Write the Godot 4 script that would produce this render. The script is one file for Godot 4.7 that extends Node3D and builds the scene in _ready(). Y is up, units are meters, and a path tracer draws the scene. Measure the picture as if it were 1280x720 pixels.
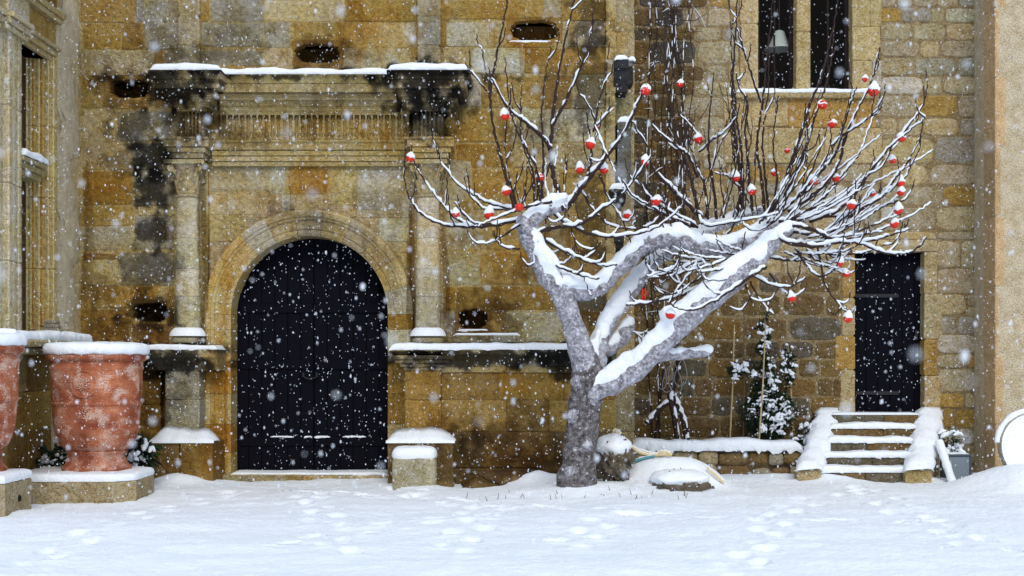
extends Node3D
# A snowy castle courtyard: arched portal, bare tree hung with red baubles, urns, steps, falling snow.
# World: facade face at z = 0, camera 17 m in front of it; at the facade 100 picture points are one metre.
const F := 1700.0
const CH := 1.5
const CZ := 17.0
const HY := 450.0

func P(px: float, py: float, z: float) -> Vector3:      # point of the scene at depth z seen at that place
	var d := CZ - z
	return Vector3((px - 640.0) * d / F, CH - (py - HY) * d / F, z)
func fx(px: float) -> float: return px / 100.0 - 6.4     # metres on the facade plane
func fy(py: float) -> float: return 6.0 - py / 100.0
func lin(r: float, g: float, b: float) -> Color: return Color(r / 255.0, g / 255.0, b / 255.0).srgb_to_linear()

class M:
	var v := PackedVector3Array()
	var n := PackedVector3Array()
	var c := PackedColorArray()
	var ix := PackedInt32Array()
	var col := Color.WHITE
	func put(p: Vector3, nn: Vector3) -> void:
		v.append(p); n.append(nn); c.append(col)
	func tri(a: Vector3, b: Vector3, d: Vector3) -> void:
		var nn := (b - a).cross(d - a).normalized()
		var k := v.size()
		put(a, nn); put(b, nn); put(d, nn)
		ix.append_array(PackedInt32Array([k, k + 2, k + 1]))
	func quad(a: Vector3, b: Vector3, d: Vector3, e: Vector3) -> void:
		var nn := (d - a).cross(e - b).normalized()
		var k := v.size()
		put(a, nn); put(b, nn); put(d, nn); put(e, nn)
		ix.append_array(PackedInt32Array([k, k + 2, k + 1, k, k + 3, k + 2]))
	func box(a: Vector3, b: Vector3) -> void:
		var p := [Vector3(a.x, a.y, a.z), Vector3(b.x, a.y, a.z), Vector3(b.x, b.y, a.z), Vector3(a.x, b.y, a.z), Vector3(a.x, a.y, b.z), Vector3(b.x, a.y, b.z), Vector3(b.x, b.y, b.z), Vector3(a.x, b.y, b.z)]
		quad(p[4], p[5], p[6], p[7]); quad(p[1], p[0], p[3], p[2]); quad(p[5], p[1], p[2], p[6])
		quad(p[0], p[4], p[7], p[3]); quad(p[7], p[6], p[2], p[3]); quad(p[0], p[1], p[5], p[4])
	func bbox(a: Vector3, b: Vector3, e: float) -> void:    # box with chamfered edges
		var ctr := (a + b) / 2.0
		var h := (b - a).abs() / 2.0
		e = minf(e, minf(h.x, minf(h.y, h.z)) * 0.9)
		for ax in 3:
			for s in [-1.0, 1.0]:
				var u := (ax + 1) % 3
				var w := (ax + 2) % 3
				var q := []
				for k in [[-1, -1], [1, -1], [1, 1], [-1, 1]]:
					var p := Vector3.ZERO
					p[ax] = s * h[ax]
					p[u] = k[0] * (h[u] - e) * s
					p[w] = k[1] * (h[w] - e)
					q.append(ctr + p)
				quad(q[0], q[1], q[2], q[3])
		for ax in 3:                                        # edges along ax
			var u := (ax + 1) % 3
			var w := (ax + 2) % 3
			for su in [-1.0, 1.0]:
				for sw in [-1.0, 1.0]:
					var q := []
					for k in [[-1, 0], [1, 0], [1, 1], [-1, 1]]:
						var p := Vector3.ZERO
						p[ax] = k[0] * (h[ax] - e)
						p[u] = su * (h[u] if k[1] == 0 else h[u] - e)
						p[w] = sw * (h[w] - e if k[1] == 0 else h[w])
						q.append(ctr + p)
					if su * sw > 0: quad(q[0], q[1], q[2], q[3])
					else: quad(q[3], q[2], q[1], q[0])
		for sx in [-1.0, 1.0]:
			for sy in [-1.0, 1.0]:
				for sz in [-1.0, 1.0]:
					var a1 := ctr + Vector3(sx * h.x, sy * (h.y - e), sz * (h.z - e))
					var a2 := ctr + Vector3(sx * (h.x - e), sy * h.y, sz * (h.z - e))
					var a3 := ctr + Vector3(sx * (h.x - e), sy * (h.y - e), sz * h.z)
					if sx * sy * sz > 0: tri(a1, a2, a3)
					else: tri(a1, a3, a2)
	func grid(rows: Array, wrap := false) -> void:          # smooth skin over rows of points
		var base := v.size()
		var nr := rows.size()
		var nc: int = rows[0].size()
		for r in nr:
			for p in rows[r]:
				put(p, Vector3.ZERO)
		var last := nc if wrap else nc - 1
		for r in nr - 1:
			for k in last:
				var k2 := (k + 1) % nc
				var a := base + r * nc + k
				var b := base + r * nc + k2
				var d := base + (r + 1) * nc + k2
				var e := base + (r + 1) * nc + k
				var nn := (v[d] - v[a]).cross(v[e] - v[b])
				n[a] += nn; n[b] += nn; n[d] += nn; n[e] += nn
				ix.append_array(PackedInt32Array([a, d, b, a, e, d]))
		for k in range(base, v.size()):
			n[k] = n[k].normalized() if n[k].length_squared() > 1e-16 else Vector3.UP
	func prism(q: PackedVector2Array, zf: float, zb: float, bev := 0.0, bulge := 0.0) -> void:   # q anticlockwise seen from +z; star-shaped
		var k := q.size()
		var ctr := Vector2.ZERO
		for p in q: ctr += p / k
		var inn := PackedVector2Array()
		for t in k:
			var d1 := (q[t] - q[(t + k - 1) % k]).normalized()
			var d2 := (q[(t + 1) % k] - q[t]).normalized()
			var nn := Vector2(-d1.y - d2.y, d1.x + d2.x).normalized()
			inn.append(q[t] + nn * bev)
		var top := Vector3(ctr.x, ctr.y, zf + bulge)
		for t in k:
			var t2 := (t + 1) % k
			var a := Vector3(inn[t].x, inn[t].y, zf)
			var b := Vector3(inn[t2].x, inn[t2].y, zf)
			var a1 := Vector3(q[t].x, q[t].y, zf - bev)
			var b1 := Vector3(q[t2].x, q[t2].y, zf - bev)
			tri(a, b, top)
			if bev > 0.0: quad(a1, b1, b, a)
			quad(Vector3(q[t].x, q[t].y, zb), Vector3(q[t2].x, q[t2].y, zb), b1, a1)
	func poly(q: PackedVector2Array, zf: float, zb: float) -> void:        # any simple outline
		if Geometry2D.is_polygon_clockwise(q): q.reverse()
		var t := Geometry2D.triangulate_polygon(q)
		for k in range(0, t.size(), 3):
			var a := q[t[k]]
			var b := q[t[k + 1]]
			var d := q[t[k + 2]]
			if (b - a).cross(d - a) < 0.0:
				var w := b
				b = d
				d = w
			tri(Vector3(a.x, a.y, zf), Vector3(b.x, b.y, zf), Vector3(d.x, d.y, zf))
		for k in q.size():
			var a := q[k]
			var b := q[(k + 1) % q.size()]
			quad(Vector3(a.x, a.y, zb), Vector3(b.x, b.y, zb), Vector3(b.x, b.y, zf), Vector3(a.x, a.y, zf))
	func mould(prof: Array, x0: float, x1: float) -> void:                  # (z, y) outline drawn along x, closed at both ends
		var k := prof.size()
		var q := PackedVector2Array()
		for p in prof: q.append(p)
		for t in k - 1:
			var a: Vector2 = prof[t]
			var b: Vector2 = prof[t + 1]
			quad(Vector3(x0, a.y, a.x), Vector3(x1, a.y, a.x), Vector3(x1, b.y, b.x), Vector3(x0, b.y, b.x))
		var idx := Geometry2D.triangulate_polygon(q)
		for t in range(0, idx.size(), 3):
			var a := q[idx[t]]
			var b := q[idx[t + 1]]
			var d := q[idx[t + 2]]
			tri(Vector3(x0, a.y, a.x), Vector3(x0, b.y, b.x), Vector3(x0, d.y, d.x))
			tri(Vector3(x1, a.y, a.x), Vector3(x1, d.y, d.x), Vector3(x1, b.y, b.x))
	func tube(pts: Array, rad: Array, sides: int, wob := 0.0, rng: RandomNumberGenerator = null) -> void:
		var rows := []
		var side := Vector3.ZERO
		for k in pts.size():
			var d: Vector3 = (pts[mini(k + 1, pts.size() - 1)] - pts[maxi(k - 1, 0)]).normalized()
			if side == Vector3.ZERO: side = d.cross(Vector3(0.3, 0.2, 0.93)).normalized()
			side = (side - d * side.dot(d)).normalized()
			var up := d.cross(side)
			var ring := PackedVector3Array()
			for s in sides:
				var a := TAU * s / sides
				var r: float = rad[k] * (1.0 + (rng.randf_range(-wob, wob) if rng else 0.0))
				ring.append(pts[k] + (side * cos(a) + up * sin(a)) * r)
			rows.append(ring)
		grid(rows, true)
		for e in [0, rows.size() - 1]:
			for s in range(1, sides - 1):
				if e == 0: tri(rows[e][0], rows[e][s], rows[e][s + 1])
				else: tri(rows[e][0], rows[e][s + 1], rows[e][s])
	func lathe(prof: Array, ctr: Vector3, sides: int, squash := 1.0, arc := TAU, start := 0.0) -> void:     # (radius, y)
		var rows := []
		for p in prof:
			var ring := PackedVector3Array()
			for s in (sides if arc >= TAU else sides + 1):
				var a := start - arc * s / sides
				ring.append(ctr + Vector3(cos(a) * p.x, p.y, sin(a) * p.x * squash))
			rows.append(ring)
		grid(rows, arc >= TAU)
	func made(facade := false) -> ArrayMesh:
		var arr := []
		arr.resize(Mesh.ARRAY_MAX)
		arr[Mesh.ARRAY_VERTEX] = v
		arr[Mesh.ARRAY_NORMAL] = n
		arr[Mesh.ARRAY_COLOR] = c
		if facade:
			var u := PackedVector2Array()
			u.resize(v.size())
			for k in v.size(): u[k] = Vector2((v[k].x + 6.4) / 12.8, (6.0 - v[k].y) / 7.2)
			arr[Mesh.ARRAY_TEX_UV] = u
			arr[Mesh.ARRAY_TEX_UV2] = u
		arr[Mesh.ARRAY_INDEX] = ix
		var m := ArrayMesh.new()
		m.add_surface_from_arrays(Mesh.PRIMITIVE_TRIANGLES, arr)
		return m

# ---------- naming ----------
var counts := {}
func numbered(parent: Node, called: String) -> String:
	var key := str(parent.get_instance_id()) + called
	var k: int = counts.get(key, 0)
	counts[key] = k + 1
	return called if k == 0 else "%s_%03d" % [called, k]
func thing(called: String, label: String, category: String, at := Vector3.ZERO, group := "") -> Node3D:
	var o := Node3D.new()
	o.name = numbered(self, called)
	add_child(o)
	o.position = at
	tag(o, label, category, group, "thing")
	return o
func tag(o: Node, label: String, category: String, group := "", kind := "") -> void:
	if label: o.set_meta("label", label)
	if category: o.set_meta("category", category)
	if group: o.set_meta("group", group)
	if kind: o.set_meta("kind", kind)
func part(m: M, called: String, mt: Material, parent: Node = self, facade := false) -> MeshInstance3D:   # shapes are given in the scene's own metres
	var o := MeshInstance3D.new()
	o.mesh = m.made(facade)
	o.material_override = mt
	o.name = numbered(parent, called)
	parent.add_child(o)
	if parent != self and parent.get_parent() == self and not parent is MeshInstance3D:
		o.position = -(parent as Node3D).position
	return o

# ---------- textures ----------
func nimg(size: int, freq: float, oct: int, seed_: int, type := FastNoiseLite.TYPE_SIMPLEX_SMOOTH) -> PackedByteArray:
	var f := FastNoiseLite.new()
	f.seed = seed_
	f.noise_type = type
	f.frequency = freq
	f.fractal_type = FastNoiseLite.FRACTAL_FBM
	f.fractal_octaves = oct
	var im := f.get_seamless_image(size, size)
	im.convert(Image.FORMAT_L8)
	return im.get_data()
func tex_rgb(data: PackedByteArray, w: int, h: int) -> ImageTexture:
	return ImageTexture.create_from_image(Image.create_from_data(w, h, false, Image.FORMAT_RGB8, data))
func tex_l(data: PackedByteArray, w: int) -> ImageTexture:
	return ImageTexture.create_from_image(Image.create_from_data(w, w, false, Image.FORMAT_L8, data))
func mixed(size: int, a: PackedByteArray, b: PackedByteArray, c: PackedByteArray, dark: Color, light: Color, wb: float, wc: float, spot: Color, spot_at: float, spot_w: float) -> ImageTexture:
	# a: broad patches between two colours; b, c: finer grain; where c is high enough, specks of a third colour
	var out := PackedByteArray()
	out.resize(size * size * 3)
	for k in size * size:
		var t := a[k] / 255.0
		var g := 1.0 + (b[k] / 255.0 - 0.5) * wb + (c[k] / 255.0 - 0.5) * wc
		var col := dark.lerp(light, clampf((t - 0.25) * 2.0, 0.0, 1.0)) * g
		if spot_w > 0.0:
			col = col.lerp(spot, smoothstep(spot_at, spot_at + 0.1, b[k] / 255.0 * 0.6 + c[k] / 255.0 * 0.4) * spot_w)
		out[k * 3] = clampi(int(col.r * 255.0), 0, 255)
		out[k * 3 + 1] = clampi(int(col.g * 255.0), 0, 255)
		out[k * 3 + 2] = clampi(int(col.b * 255.0), 0, 255)
	return tex_rgb(out, size, size)
func relief(size: int, b: PackedByteArray, c: PackedByteArray, wb: float) -> ImageTexture:
	var out := PackedByteArray()
	out.resize(size * size)
	for k in size * size: out[k] = int(b[k] * wb + c[k] * (1.0 - wb))
	return tex_l(out, size)
func surface(called: String, color: Color, tex: Texture2D, tile: float, bump: Texture2D, cm: float, rough := 0.9, vcol := true, spec := 0.3) -> StandardMaterial3D:
	var m := StandardMaterial3D.new()
	m.resource_name = called
	m.albedo_color = color
	m.albedo_texture = tex
	m.uv1_triplanar = true
	m.uv1_world_triplanar = true
	m.uv1_scale = Vector3.ONE / tile
	m.roughness = rough
	m.metallic_specular = spec
	m.vertex_color_use_as_albedo = vcol
	if bump:
		m.heightmap_enabled = true
		m.heightmap_texture = bump
		m.heightmap_scale = cm
	return m

var stone: StandardMaterial3D
var rubble: StandardMaterial3D
var render_mat: StandardMaterial3D
var snow: StandardMaterial3D
var bark: StandardMaterial3D
var rough_bark: StandardMaterial3D
var twig_mat: StandardMaterial3D
var clay: StandardMaterial3D
var dark_wood: StandardMaterial3D
var iron: StandardMaterial3D
var glass: StandardMaterial3D
var leaf_mat: StandardMaterial3D
var plain: StandardMaterial3D
var red: StandardMaterial3D

func stains() -> ImageTexture:       # weathering of the main facade: black crust, rust streaks, pale lime patches; also shade painted beside the columns
	var w := 1024
	var h := 576
	var k := w / 1280.0
	var fine := FastNoiseLite.new()
	fine.seed = 5; fine.frequency = 0.045; fine.fractal_octaves = 5
	var strk := FastNoiseLite.new()
	strk.seed = 9; strk.frequency = 0.03; strk.fractal_octaves = 4
	var buf := PackedFloat32Array()
	buf.resize(w * h * 3)
	buf.fill(1.0)
	var crust := Color(0.20, 0.205, 0.225)
	var rust := Color(0.95, 0.80, 0.50)
	var damp_shade := Color(0.50, 0.44, 0.36)
	# x, y, half width, half height in picture points; colour; strength; streaky downward
	var blobs := [
		[222, 110, 46, 28, crust, 1.0, 0], [268, 98, 40, 14, crust, 0.95, 0], [390, 97, 225, 10, crust, 0.9, 0], [530, 112, 56, 34, crust, 1.0, 0], [540, 150, 26, 30, crust, 0.8, 0],
		[189, 198, 27, 26, crust, 0.95, 0], [190, 238, 26, 30, crust, 0.95, 0], [192, 290, 25, 26, crust, 0.8, 0], [160, 205, 30, 20, crust, 0.4, 0], [165, 160, 30, 22, crust, 0.6, 0], [190, 335, 42, 26, crust, 0.55, 0], [240, 150, 30, 26, damp_shade, 0.8, 0],
		[265, 155, 18, 28, damp_shade, 0.9, 0], [222, 190, 22, 18, crust, 0.5, 0], [205, 60, 40, 30, damp_shade, 0.45, 0], [290, 60, 60, 24, damp_shade, 0.5, 0], [570, 135, 26, 16, crust, 0.6, 0],
		[735, 30, 26, 44, crust, 0.6, 0], [738, 100, 26, 60, crust, 0.6, 0], [700, 130, 34, 40, damp_shade, 0.4, 0], [738, 270, 22, 60, crust, 0.6, 0], [735, 385, 30, 40, crust, 0.7, 0],
		[620, 448, 150, 13, crust, 0.95, 0], [700, 452, 50, 20, crust, 0.95, 0], [215, 450, 70, 20, crust, 1.0, 0], [120, 445, 70, 16, crust, 0.8, 0], [190, 500, 30, 50, damp_shade, 0.7, 0], [225, 490, 26, 30, crust, 0.4, 0],
		[190, 390, 46, 22, crust, 0.8, 0], [170, 412, 60, 16, damp_shade, 0.7, 0], [600, 395, 50, 28, damp_shade, 0.8, 0], [600, 575, 120, 40, damp_shade, 0.55, 0], [130, 560, 60, 40, damp_shade, 0.5, 0], [660, 560, 80, 50, damp_shade, 0.5, 0],
		[385, 222, 22, 26, rust, 0.5, 1], [410, 235, 12, 18, rust, 0.4, 1], [275, 470, 14, 130, rust, 0.95, 1], [256, 330, 5, 110, damp_shade, 0.85, 1], [514, 340, 5, 100, damp_shade, 0.85, 1], [556, 340, 4, 100, damp_shade, 0.7, 1],  # thin strips beside the columns: stain and niche shade painted together
		[470, 40, 40, 40, rust, 0.5, 1], [440, 30, 30, 40, rust, 0.5, 1], [300, 330, 26, 36, rust, 0.45, 1], [480, 330, 30, 40, damp_shade, 0.35, 1], [395, 160, 120, 22, rust, 0.4, 1], [160, 110, 50, 26, damp_shade, 0.8, 0], [400, 66, 40, 20, damp_shade, 0.7, 0],
		[640, 300, 60, 40, rust, 0.5, 1], [670, 40, 50, 26, rust, 0.5, 1], [130, 235, 40, 30, rust, 0.5, 1], [520, 90, 50, 12, crust, 0.7, 0], [90, 300, 16, 120, damp_shade, 0.45, 1], [60, 330, 12, 100, rust, 0.6, 1], [110, 330, 9, 110, damp_shade, 0.45, 1]]
	var r := RandomNumberGenerator.new()
	r.seed = 31
	var lichen := Color(0.62, 0.60, 0.56)
	for i in 170:                          # small weathered patches that run across the joints
		blobs.append([r.randf_range(90, 770), r.randf_range(-5, 640), r.randf_range(10, 46), r.randf_range(8, 30), [damp_shade, rust, lichen, rust, lichen][r.randi() % 5], r.randf_range(0.15, 0.5), r.randi() % 2])
	for b in blobs:
		var x0 := maxi(0, int((b[0] - b[2] * 1.5) * k))
		var x1 := mini(w, int((b[0] + b[2] * 1.5) * k) + 1)
		var y0 := maxi(0, int((b[1] - b[3] * 1.5) * k))
		var y1 := mini(h, int((b[1] + b[3] * 1.5) * k) + 1)
		var colr: Color = b[4]
		for y in range(y0, y1):
			for x in range(x0, x1):
				var dx: float = (x / k - b[0]) / b[2]
				var dy: float = (y / k - b[1]) / b[3]
				var t := 1.0 - sqrt(dx * dx + dy * dy) / 1.25
				var nz := fine.get_noise_2d(x, y) * 1.1 if b[6] == 0 else strk.get_noise_2d(x * 2.4, y * 0.35) * 1.3
				var s: float = smoothstep(0.0, 0.55, t + nz * 0.75) * b[5] * smoothstep(-0.2, 0.05, t)
				if s > 0.0:
					var o := (y * w + x) * 3
					buf[o] *= 1.0 - s * (1.0 - colr.r)
					buf[o + 1] *= 1.0 - s * (1.0 - colr.g)
					buf[o + 2] *= 1.0 - s * (1.0 - colr.b)
	var out := PackedByteArray()
	out.resize(w * h * 3)
	for i in w * h * 3:
		out[i] = clampi(int(pow(buf[i], 0.62) * 255.0), 0, 255)
	return tex_rgb(out, w, h)

func make_materials() -> void:
	var a := nimg(1024, 0.006, 4, 1)
	var b := nimg(1024, 0.03, 5, 2)
	var c := nimg(1024, 0.16, 3, 3)
	var grain := mixed(1024, a, b, c, Color(0.92, 0.88, 0.75), Color(1.0, 1.0, 0.985), 0.46, 0.55, Color(0.50, 0.46, 0.40), 0.65, 0.6)
	stone = surface("weathered ashlar", Color.WHITE, grain, 2.56, relief(1024, b, c, 0.55), 7.0, 0.92)
	stone.detail_enabled = true
	stone.detail_blend_mode = BaseMaterial3D.BLEND_MODE_MUL
	stone.detail_uv_layer = BaseMaterial3D.DETAIL_UV_2
	stone.detail_albedo = stains()
	var rough_grain := mixed(1024, nimg(1024, 0.011, 6, 14), nimg(1024, 0.045, 6, 12), nimg(1024, 0.3, 2, 13), Color(0.88, 0.84, 0.76), Color(1.0, 0.99, 0.98), 0.6, 0.55, Color(0.34, 0.30, 0.26), 0.645, 0.8)
	rubble = surface("rough rubble stone", Color.WHITE, rough_grain, 2.1, relief(1024, nimg(1024, 0.022, 6, 16), nimg(1024, 0.12, 4, 12), 0.6), 6.0, 0.95)
	render_mat = surface("rough lime render", Color.WHITE, mixed(512, nimg(512, 0.012, 4, 21), nimg(512, 0.08, 4, 22), nimg(512, 0.3, 2, 23), Color(0.90, 0.88, 0.84), Color(1, 1, 0.99), 0.4, 0.4, Color(0.55, 0.5, 0.42), 0.66, 0.4), 1.3, relief(512, nimg(512, 0.08, 4, 22), nimg(512, 0.3, 2, 23), 0.6), 3.0, 0.95)
	var sn := nimg(512, 0.02, 5, 31)
	snow = surface("snow", Color(0.93, 0.95, 0.975), null, 0.9, relief(512, sn, nimg(512, 0.2, 3, 32), 0.75), 1.2, 0.85, false, 0.2)
	bark = surface("frosted bark", Color.WHITE, mixed(512, nimg(512, 0.02, 4, 41), nimg(512, 0.045, 5, 42), nimg(512, 0.14, 3, 43), Color(0.50, 0.485, 0.51), Color(0.74, 0.74, 0.78), 0.75, 0.3, Color(0.92, 0.94, 0.98), 0.64, 0.8), 1.1, relief(512, nimg(512, 0.045, 5, 42), nimg(512, 0.14, 3, 43), 0.7), 4.0, 0.95, false)
	rough_bark = surface("grey trunk bark", Color.WHITE, mixed(512, nimg(512, 0.02, 5, 44), nimg(512, 0.028, 3, 45, FastNoiseLite.TYPE_CELLULAR), nimg(512, 0.1, 4, 43), Color(0.34, 0.315, 0.31), Color(0.60, 0.585, 0.60), 0.9, 0.6, Color(0.86, 0.88, 0.93), 0.70, 0.8), 0.8, relief(512, nimg(512, 0.028, 3, 45, FastNoiseLite.TYPE_CELLULAR), nimg(512, 0.1, 4, 43), 0.6), 8.0, 0.95, false)
	twig_mat = surface("dark twig bark", Color(0.215, 0.165, 0.16), null, 0.3, null, 0.0, 0.85, false)
	clay = surface("weathered terracotta", Color.WHITE, mixed(1024, nimg(1024, 0.004, 5, 51), nimg(1024, 0.0075, 6, 52), nimg(1024, 0.09, 4, 53), Color(0.52, 0.265, 0.18), Color(0.73, 0.45, 0.32), 0.3, 0.5, Color(0.82, 0.75, 0.70), 0.555, 0.8), 1.7, relief(1024, nimg(1024, 0.016, 5, 52), nimg(1024, 0.1, 4, 53), 0.5), 1.5, 0.9, false)
	dark_wood = surface("dark painted wood", Color(0.045, 0.047, 0.082), null, 1.0, relief(512, nimg(512, 0.03, 4, 61), nimg(512, 0.2, 2, 62), 0.5), 0.6, 0.8, false, 0.2)
	iron = surface("dark iron", Color(0.12, 0.12, 0.14), null, 1.0, null, 0.0, 0.6, false, 0.4)
	plain = surface("plain", Color.WHITE, null, 1.0, null, 0.0, 0.8)
	leaf_mat = surface("dark leaf", Color.WHITE, null, 1.0, null, 0.0, 0.6)
	leaf_mat.backlight_enabled = true
	leaf_mat.backlight = Color(0.1, 0.14, 0.06)
	red = surface("red bauble paint", Color(0.84, 0.15, 0.06), null, 1.0, null, 0.0, 0.45, false, 0.45)
	glass = StandardMaterial3D.new()
	glass.resource_name = "window glass"
	glass.albedo_color = Color(0.06, 0.07, 0.10, 0.08)
	glass.transparency = BaseMaterial3D.TRANSPARENCY_ALPHA
	glass.roughness = 0.05
	glass.metallic_specular = 0.25

# ---------- shared shapes ----------
var rng := RandomNumberGenerator.new()
var nz := FastNoiseLite.new()

func worn(x0: float, y0: float, x1: float, y1: float, g: float, j: float) -> PackedVector2Array:   # outline of a worn block, anticlockwise
	x0 += g; y0 += g; x1 -= g; y1 -= g
	var e := minf(0.02, minf(x1 - x0, y1 - y0) * 0.2) * rng.randf_range(0.4, 1.3)
	var q := PackedVector2Array()
	var r := func(): return rng.randf_range(-j, j)
	q.append(Vector2(x0 + e, y0 + r.call()))
	q.append(Vector2(lerpf(x0, x1, 0.4), y0 + r.call()))
	q.append(Vector2(lerpf(x0, x1, 0.7), y0 + r.call()))
	q.append(Vector2(x1 - e, y0 + r.call()))
	q.append(Vector2(x1 + r.call(), y0 + e))
	q.append(Vector2(x1 + r.call(), lerpf(y0, y1, 0.5)))
	q.append(Vector2(x1 + r.call(), y1 - e))
	q.append(Vector2(x1 - e, y1 + r.call()))
	q.append(Vector2(lerpf(x0, x1, 0.65), y1 + r.call()))
	q.append(Vector2(lerpf(x0, x1, 0.35), y1 + r.call()))
	q.append(Vector2(x0 + e, y1 + r.call()))
	q.append(Vector2(x0 + r.call(), y1 - e))
	q.append(Vector2(x0 + r.call(), lerpf(y0, y1, 0.5)))
	q.append(Vector2(x0 + r.call(), y0 + e))
	return q

func minus(rects: Array, hole: Array) -> Array:          # rectangles [x0, y0, x1, y1] with a hole taken out
	var out := []
	for r in rects:
		if hole[0] >= r[2] or hole[2] <= r[0] or hole[1] >= r[3] or hole[3] <= r[1]:
			out.append(r)
			continue
		if hole[0] - r[0] > 3: out.append([r[0], r[1], hole[0], r[3]])
		if r[2] - hole[2] > 3: out.append([hole[2], r[1], r[2], r[3]])
		var a: float = maxf(r[0], hole[0])
		var b: float = minf(r[2], hole[2])
		if hole[1] - r[1] > 3: out.append([a, r[1], b, hole[1]])
		if r[3] - hole[3] > 3: out.append([a, hole[3], b, r[3]])
	return out

func snow_strip(m: M, o: Vector3, along: Vector3, outv: Vector3, length: float, depth: float, th: float, sd: int, drop := 0.026) -> void:
	# a cushion of snow on a ledge: o is the back corner at the ledge's top
	var rows := []
	var steps := maxi(6, int(length / 0.035))
	var up := Vector3.UP
	for k in steps + 1:
		var s := length * k / steps
		var e := minf(s, length - s)
		var f := sqrt(clampf(1.0 - pow(1.0 - minf(e / (th * 0.9), 1.0), 2.0), 0.0, 1.0))
		var a := nz.get_noise_2d(s * 22.0 + sd * 71.0, sd * 13.0)
		var b := nz.get_noise_2d(s * 60.0 + sd * 31.0, sd * 7.0 + 300.0)
		var h := th * (1.0 + a * 0.34) * (0.12 + 0.88 * f)
		var w := depth + (a * 0.02 + b * 0.018) * (0.4 + th * 4.0)
		var p := o + along * s
		var row := PackedVector3Array()
		for q in [[0.0, -0.004], [0.0, 0.96], [0.3, 1.0], [0.6, 1.0], [0.8, 0.97]]:
			row.append(p + outv * depth * q[0] + up * h * q[1])
		var lip := minf(th * 0.6, depth * 0.3)
		row.append(p + outv * (w - lip * 0.45) + up * h * 0.93)
		row.append(p + outv * (w - lip * 0.12) + up * h * 0.74)
		row.append(p + outv * w + up * h * 0.45)
		row.append(p + outv * (w - 0.002) + up * (h * 0.14 - drop * (0.25 + 1.1 * b)))
		row.append(p + outv * (w - lip * 0.25) + up * -0.004)
		rows.append(row)
	m.grid(rows)
	for e in [0, rows.size() - 1]:
		var r: PackedVector3Array = rows[e]
		for k in range(1, r.size() - 1):
			if e == 0: m.tri(r[0], r[k + 1], r[k])
			else: m.tri(r[0], r[k], r[k + 1])

func blob(m: M, ctr: Vector3, rad: Vector3, seg: int, amp: float, freq: float, sd: float, flat_below := -9.0) -> void:     # lumpy ball: boulders, snow heaps
	var rows := []
	for r in seg + 1:
		var ph := PI * r / seg
		var ring := PackedVector3Array()
		for s in seg * 2:
			var th := -TAU * s / (seg * 2)
			var d := Vector3(sin(ph) * cos(th), cos(ph), sin(ph) * sin(th))
			var k := 1.0 + amp * nz.get_noise_3d(d.x * freq + sd, d.y * freq, d.z * freq - sd)
			var q := d * rad * k
			q.y = maxf(q.y, flat_below)
			ring.append(ctr + q)
		rows.append(ring)
	m.grid(rows, true)

func curve(pts: Array, per: int) -> Array:      # smooth line through points
	var out := []
	for k in pts.size() - 1:
		var p0: Vector3 = pts[maxi(k - 1, 0)]
		var p1: Vector3 = pts[k]
		var p2: Vector3 = pts[k + 1]
		var p3: Vector3 = pts[mini(k + 2, pts.size() - 1)]
		for t in per:
			out.append(p1.cubic_interpolate(p2, p0, p3, float(t) / per))
	out.append(pts[pts.size() - 1])
	return out

func _ready() -> void:
	# camera
	var cam := Camera3D.new()
	cam.name = "camera"
	add_child(cam)
	var at := CameraAttributesPhysical.new()
	at.frustum_focal_length = 50.0
	at.frustum_focus_distance = 15.2
	at.frustum_near = 0.1
	at.frustum_far = 400.0
	at.exposure_aperture = 3.2
	cam.attributes = at
	cam.position = Vector3(0, CH, CZ)
	cam.set_frustum(2.0 * 0.1 * 360.0 / F, Vector2(0, 0.1 * 90.0 / F), 0.1, 400.0)
	cam.current = true
	# snow-cloud sky, weak and very soft sun
	var env := Environment.new()
	var sky := Sky.new()
	var sm := ProceduralSkyMaterial.new()
	sm.sky_top_color = Color(0.58, 0.67, 0.80)
	sm.sky_horizon_color = Color(0.84, 0.90, 0.97)
	sm.sky_curve = 0.8
	sm.ground_bottom_color = Color(0.6, 0.62, 0.66)
	sm.ground_horizon_color = Color(0.72, 0.78, 0.88)
	sm.sky_energy_multiplier = 1.0
	sky.sky_material = sm
	env.background_mode = Environment.BG_SKY
	env.sky = sky
	env.tonemap_mode = Environment.TONE_MAPPER_LINEAR
	env.tonemap_exposure = 1.4
	env.sdfgi_enabled = true
	env.ssao_enabled = true
	env.ssil_enabled = true
	var we := WorldEnvironment.new()
	we.environment = env
	add_child(we)
	var sun := DirectionalLight3D.new()
	sun.name = "sun_behind_clouds"
	sun.light_energy = 0.42
	sun.light_color = Color(1.0, 0.985, 0.96)
	sun.light_angular_distance = 32.0
	sun.shadow_enabled = true
	add_child(sun)
	sun.look_at_from_position(Vector3(1.5, 7.0, 8.5), Vector3.ZERO)
	rng.seed = 2024
	nz.seed = 8
	nz.frequency = 0.08
	nz.fractal_octaves = 3
	tones = {"ochre": lin(190, 156, 84), "deep": lin(172, 134, 56), "tan": lin(212, 192, 146), "paleochre": lin(220, 198, 148), "pale": lin(214, 208, 190), "grey": lin(176, 171, 158), "greytan": lin(198, 184, 152), "speckle": lin(190, 177, 148), "brown": lin(158, 124, 66), "damp_shade": lin(136, 110, 70), "dusk": lin(114, 107, 97), "rust": lin(204, 162, 86), "white": lin(230, 220, 198)}
	make_materials()
	make_ground()
	make_facade()
	make_portal()
	make_ledge_wall()
	make_left_wall()
	make_right_wall()
	make_steps()
	make_kerb()
	make_urns()
	make_guard_stone()
	make_yard_things()
	make_tree()
	make_baubles()
	make_snowfall()

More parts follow.
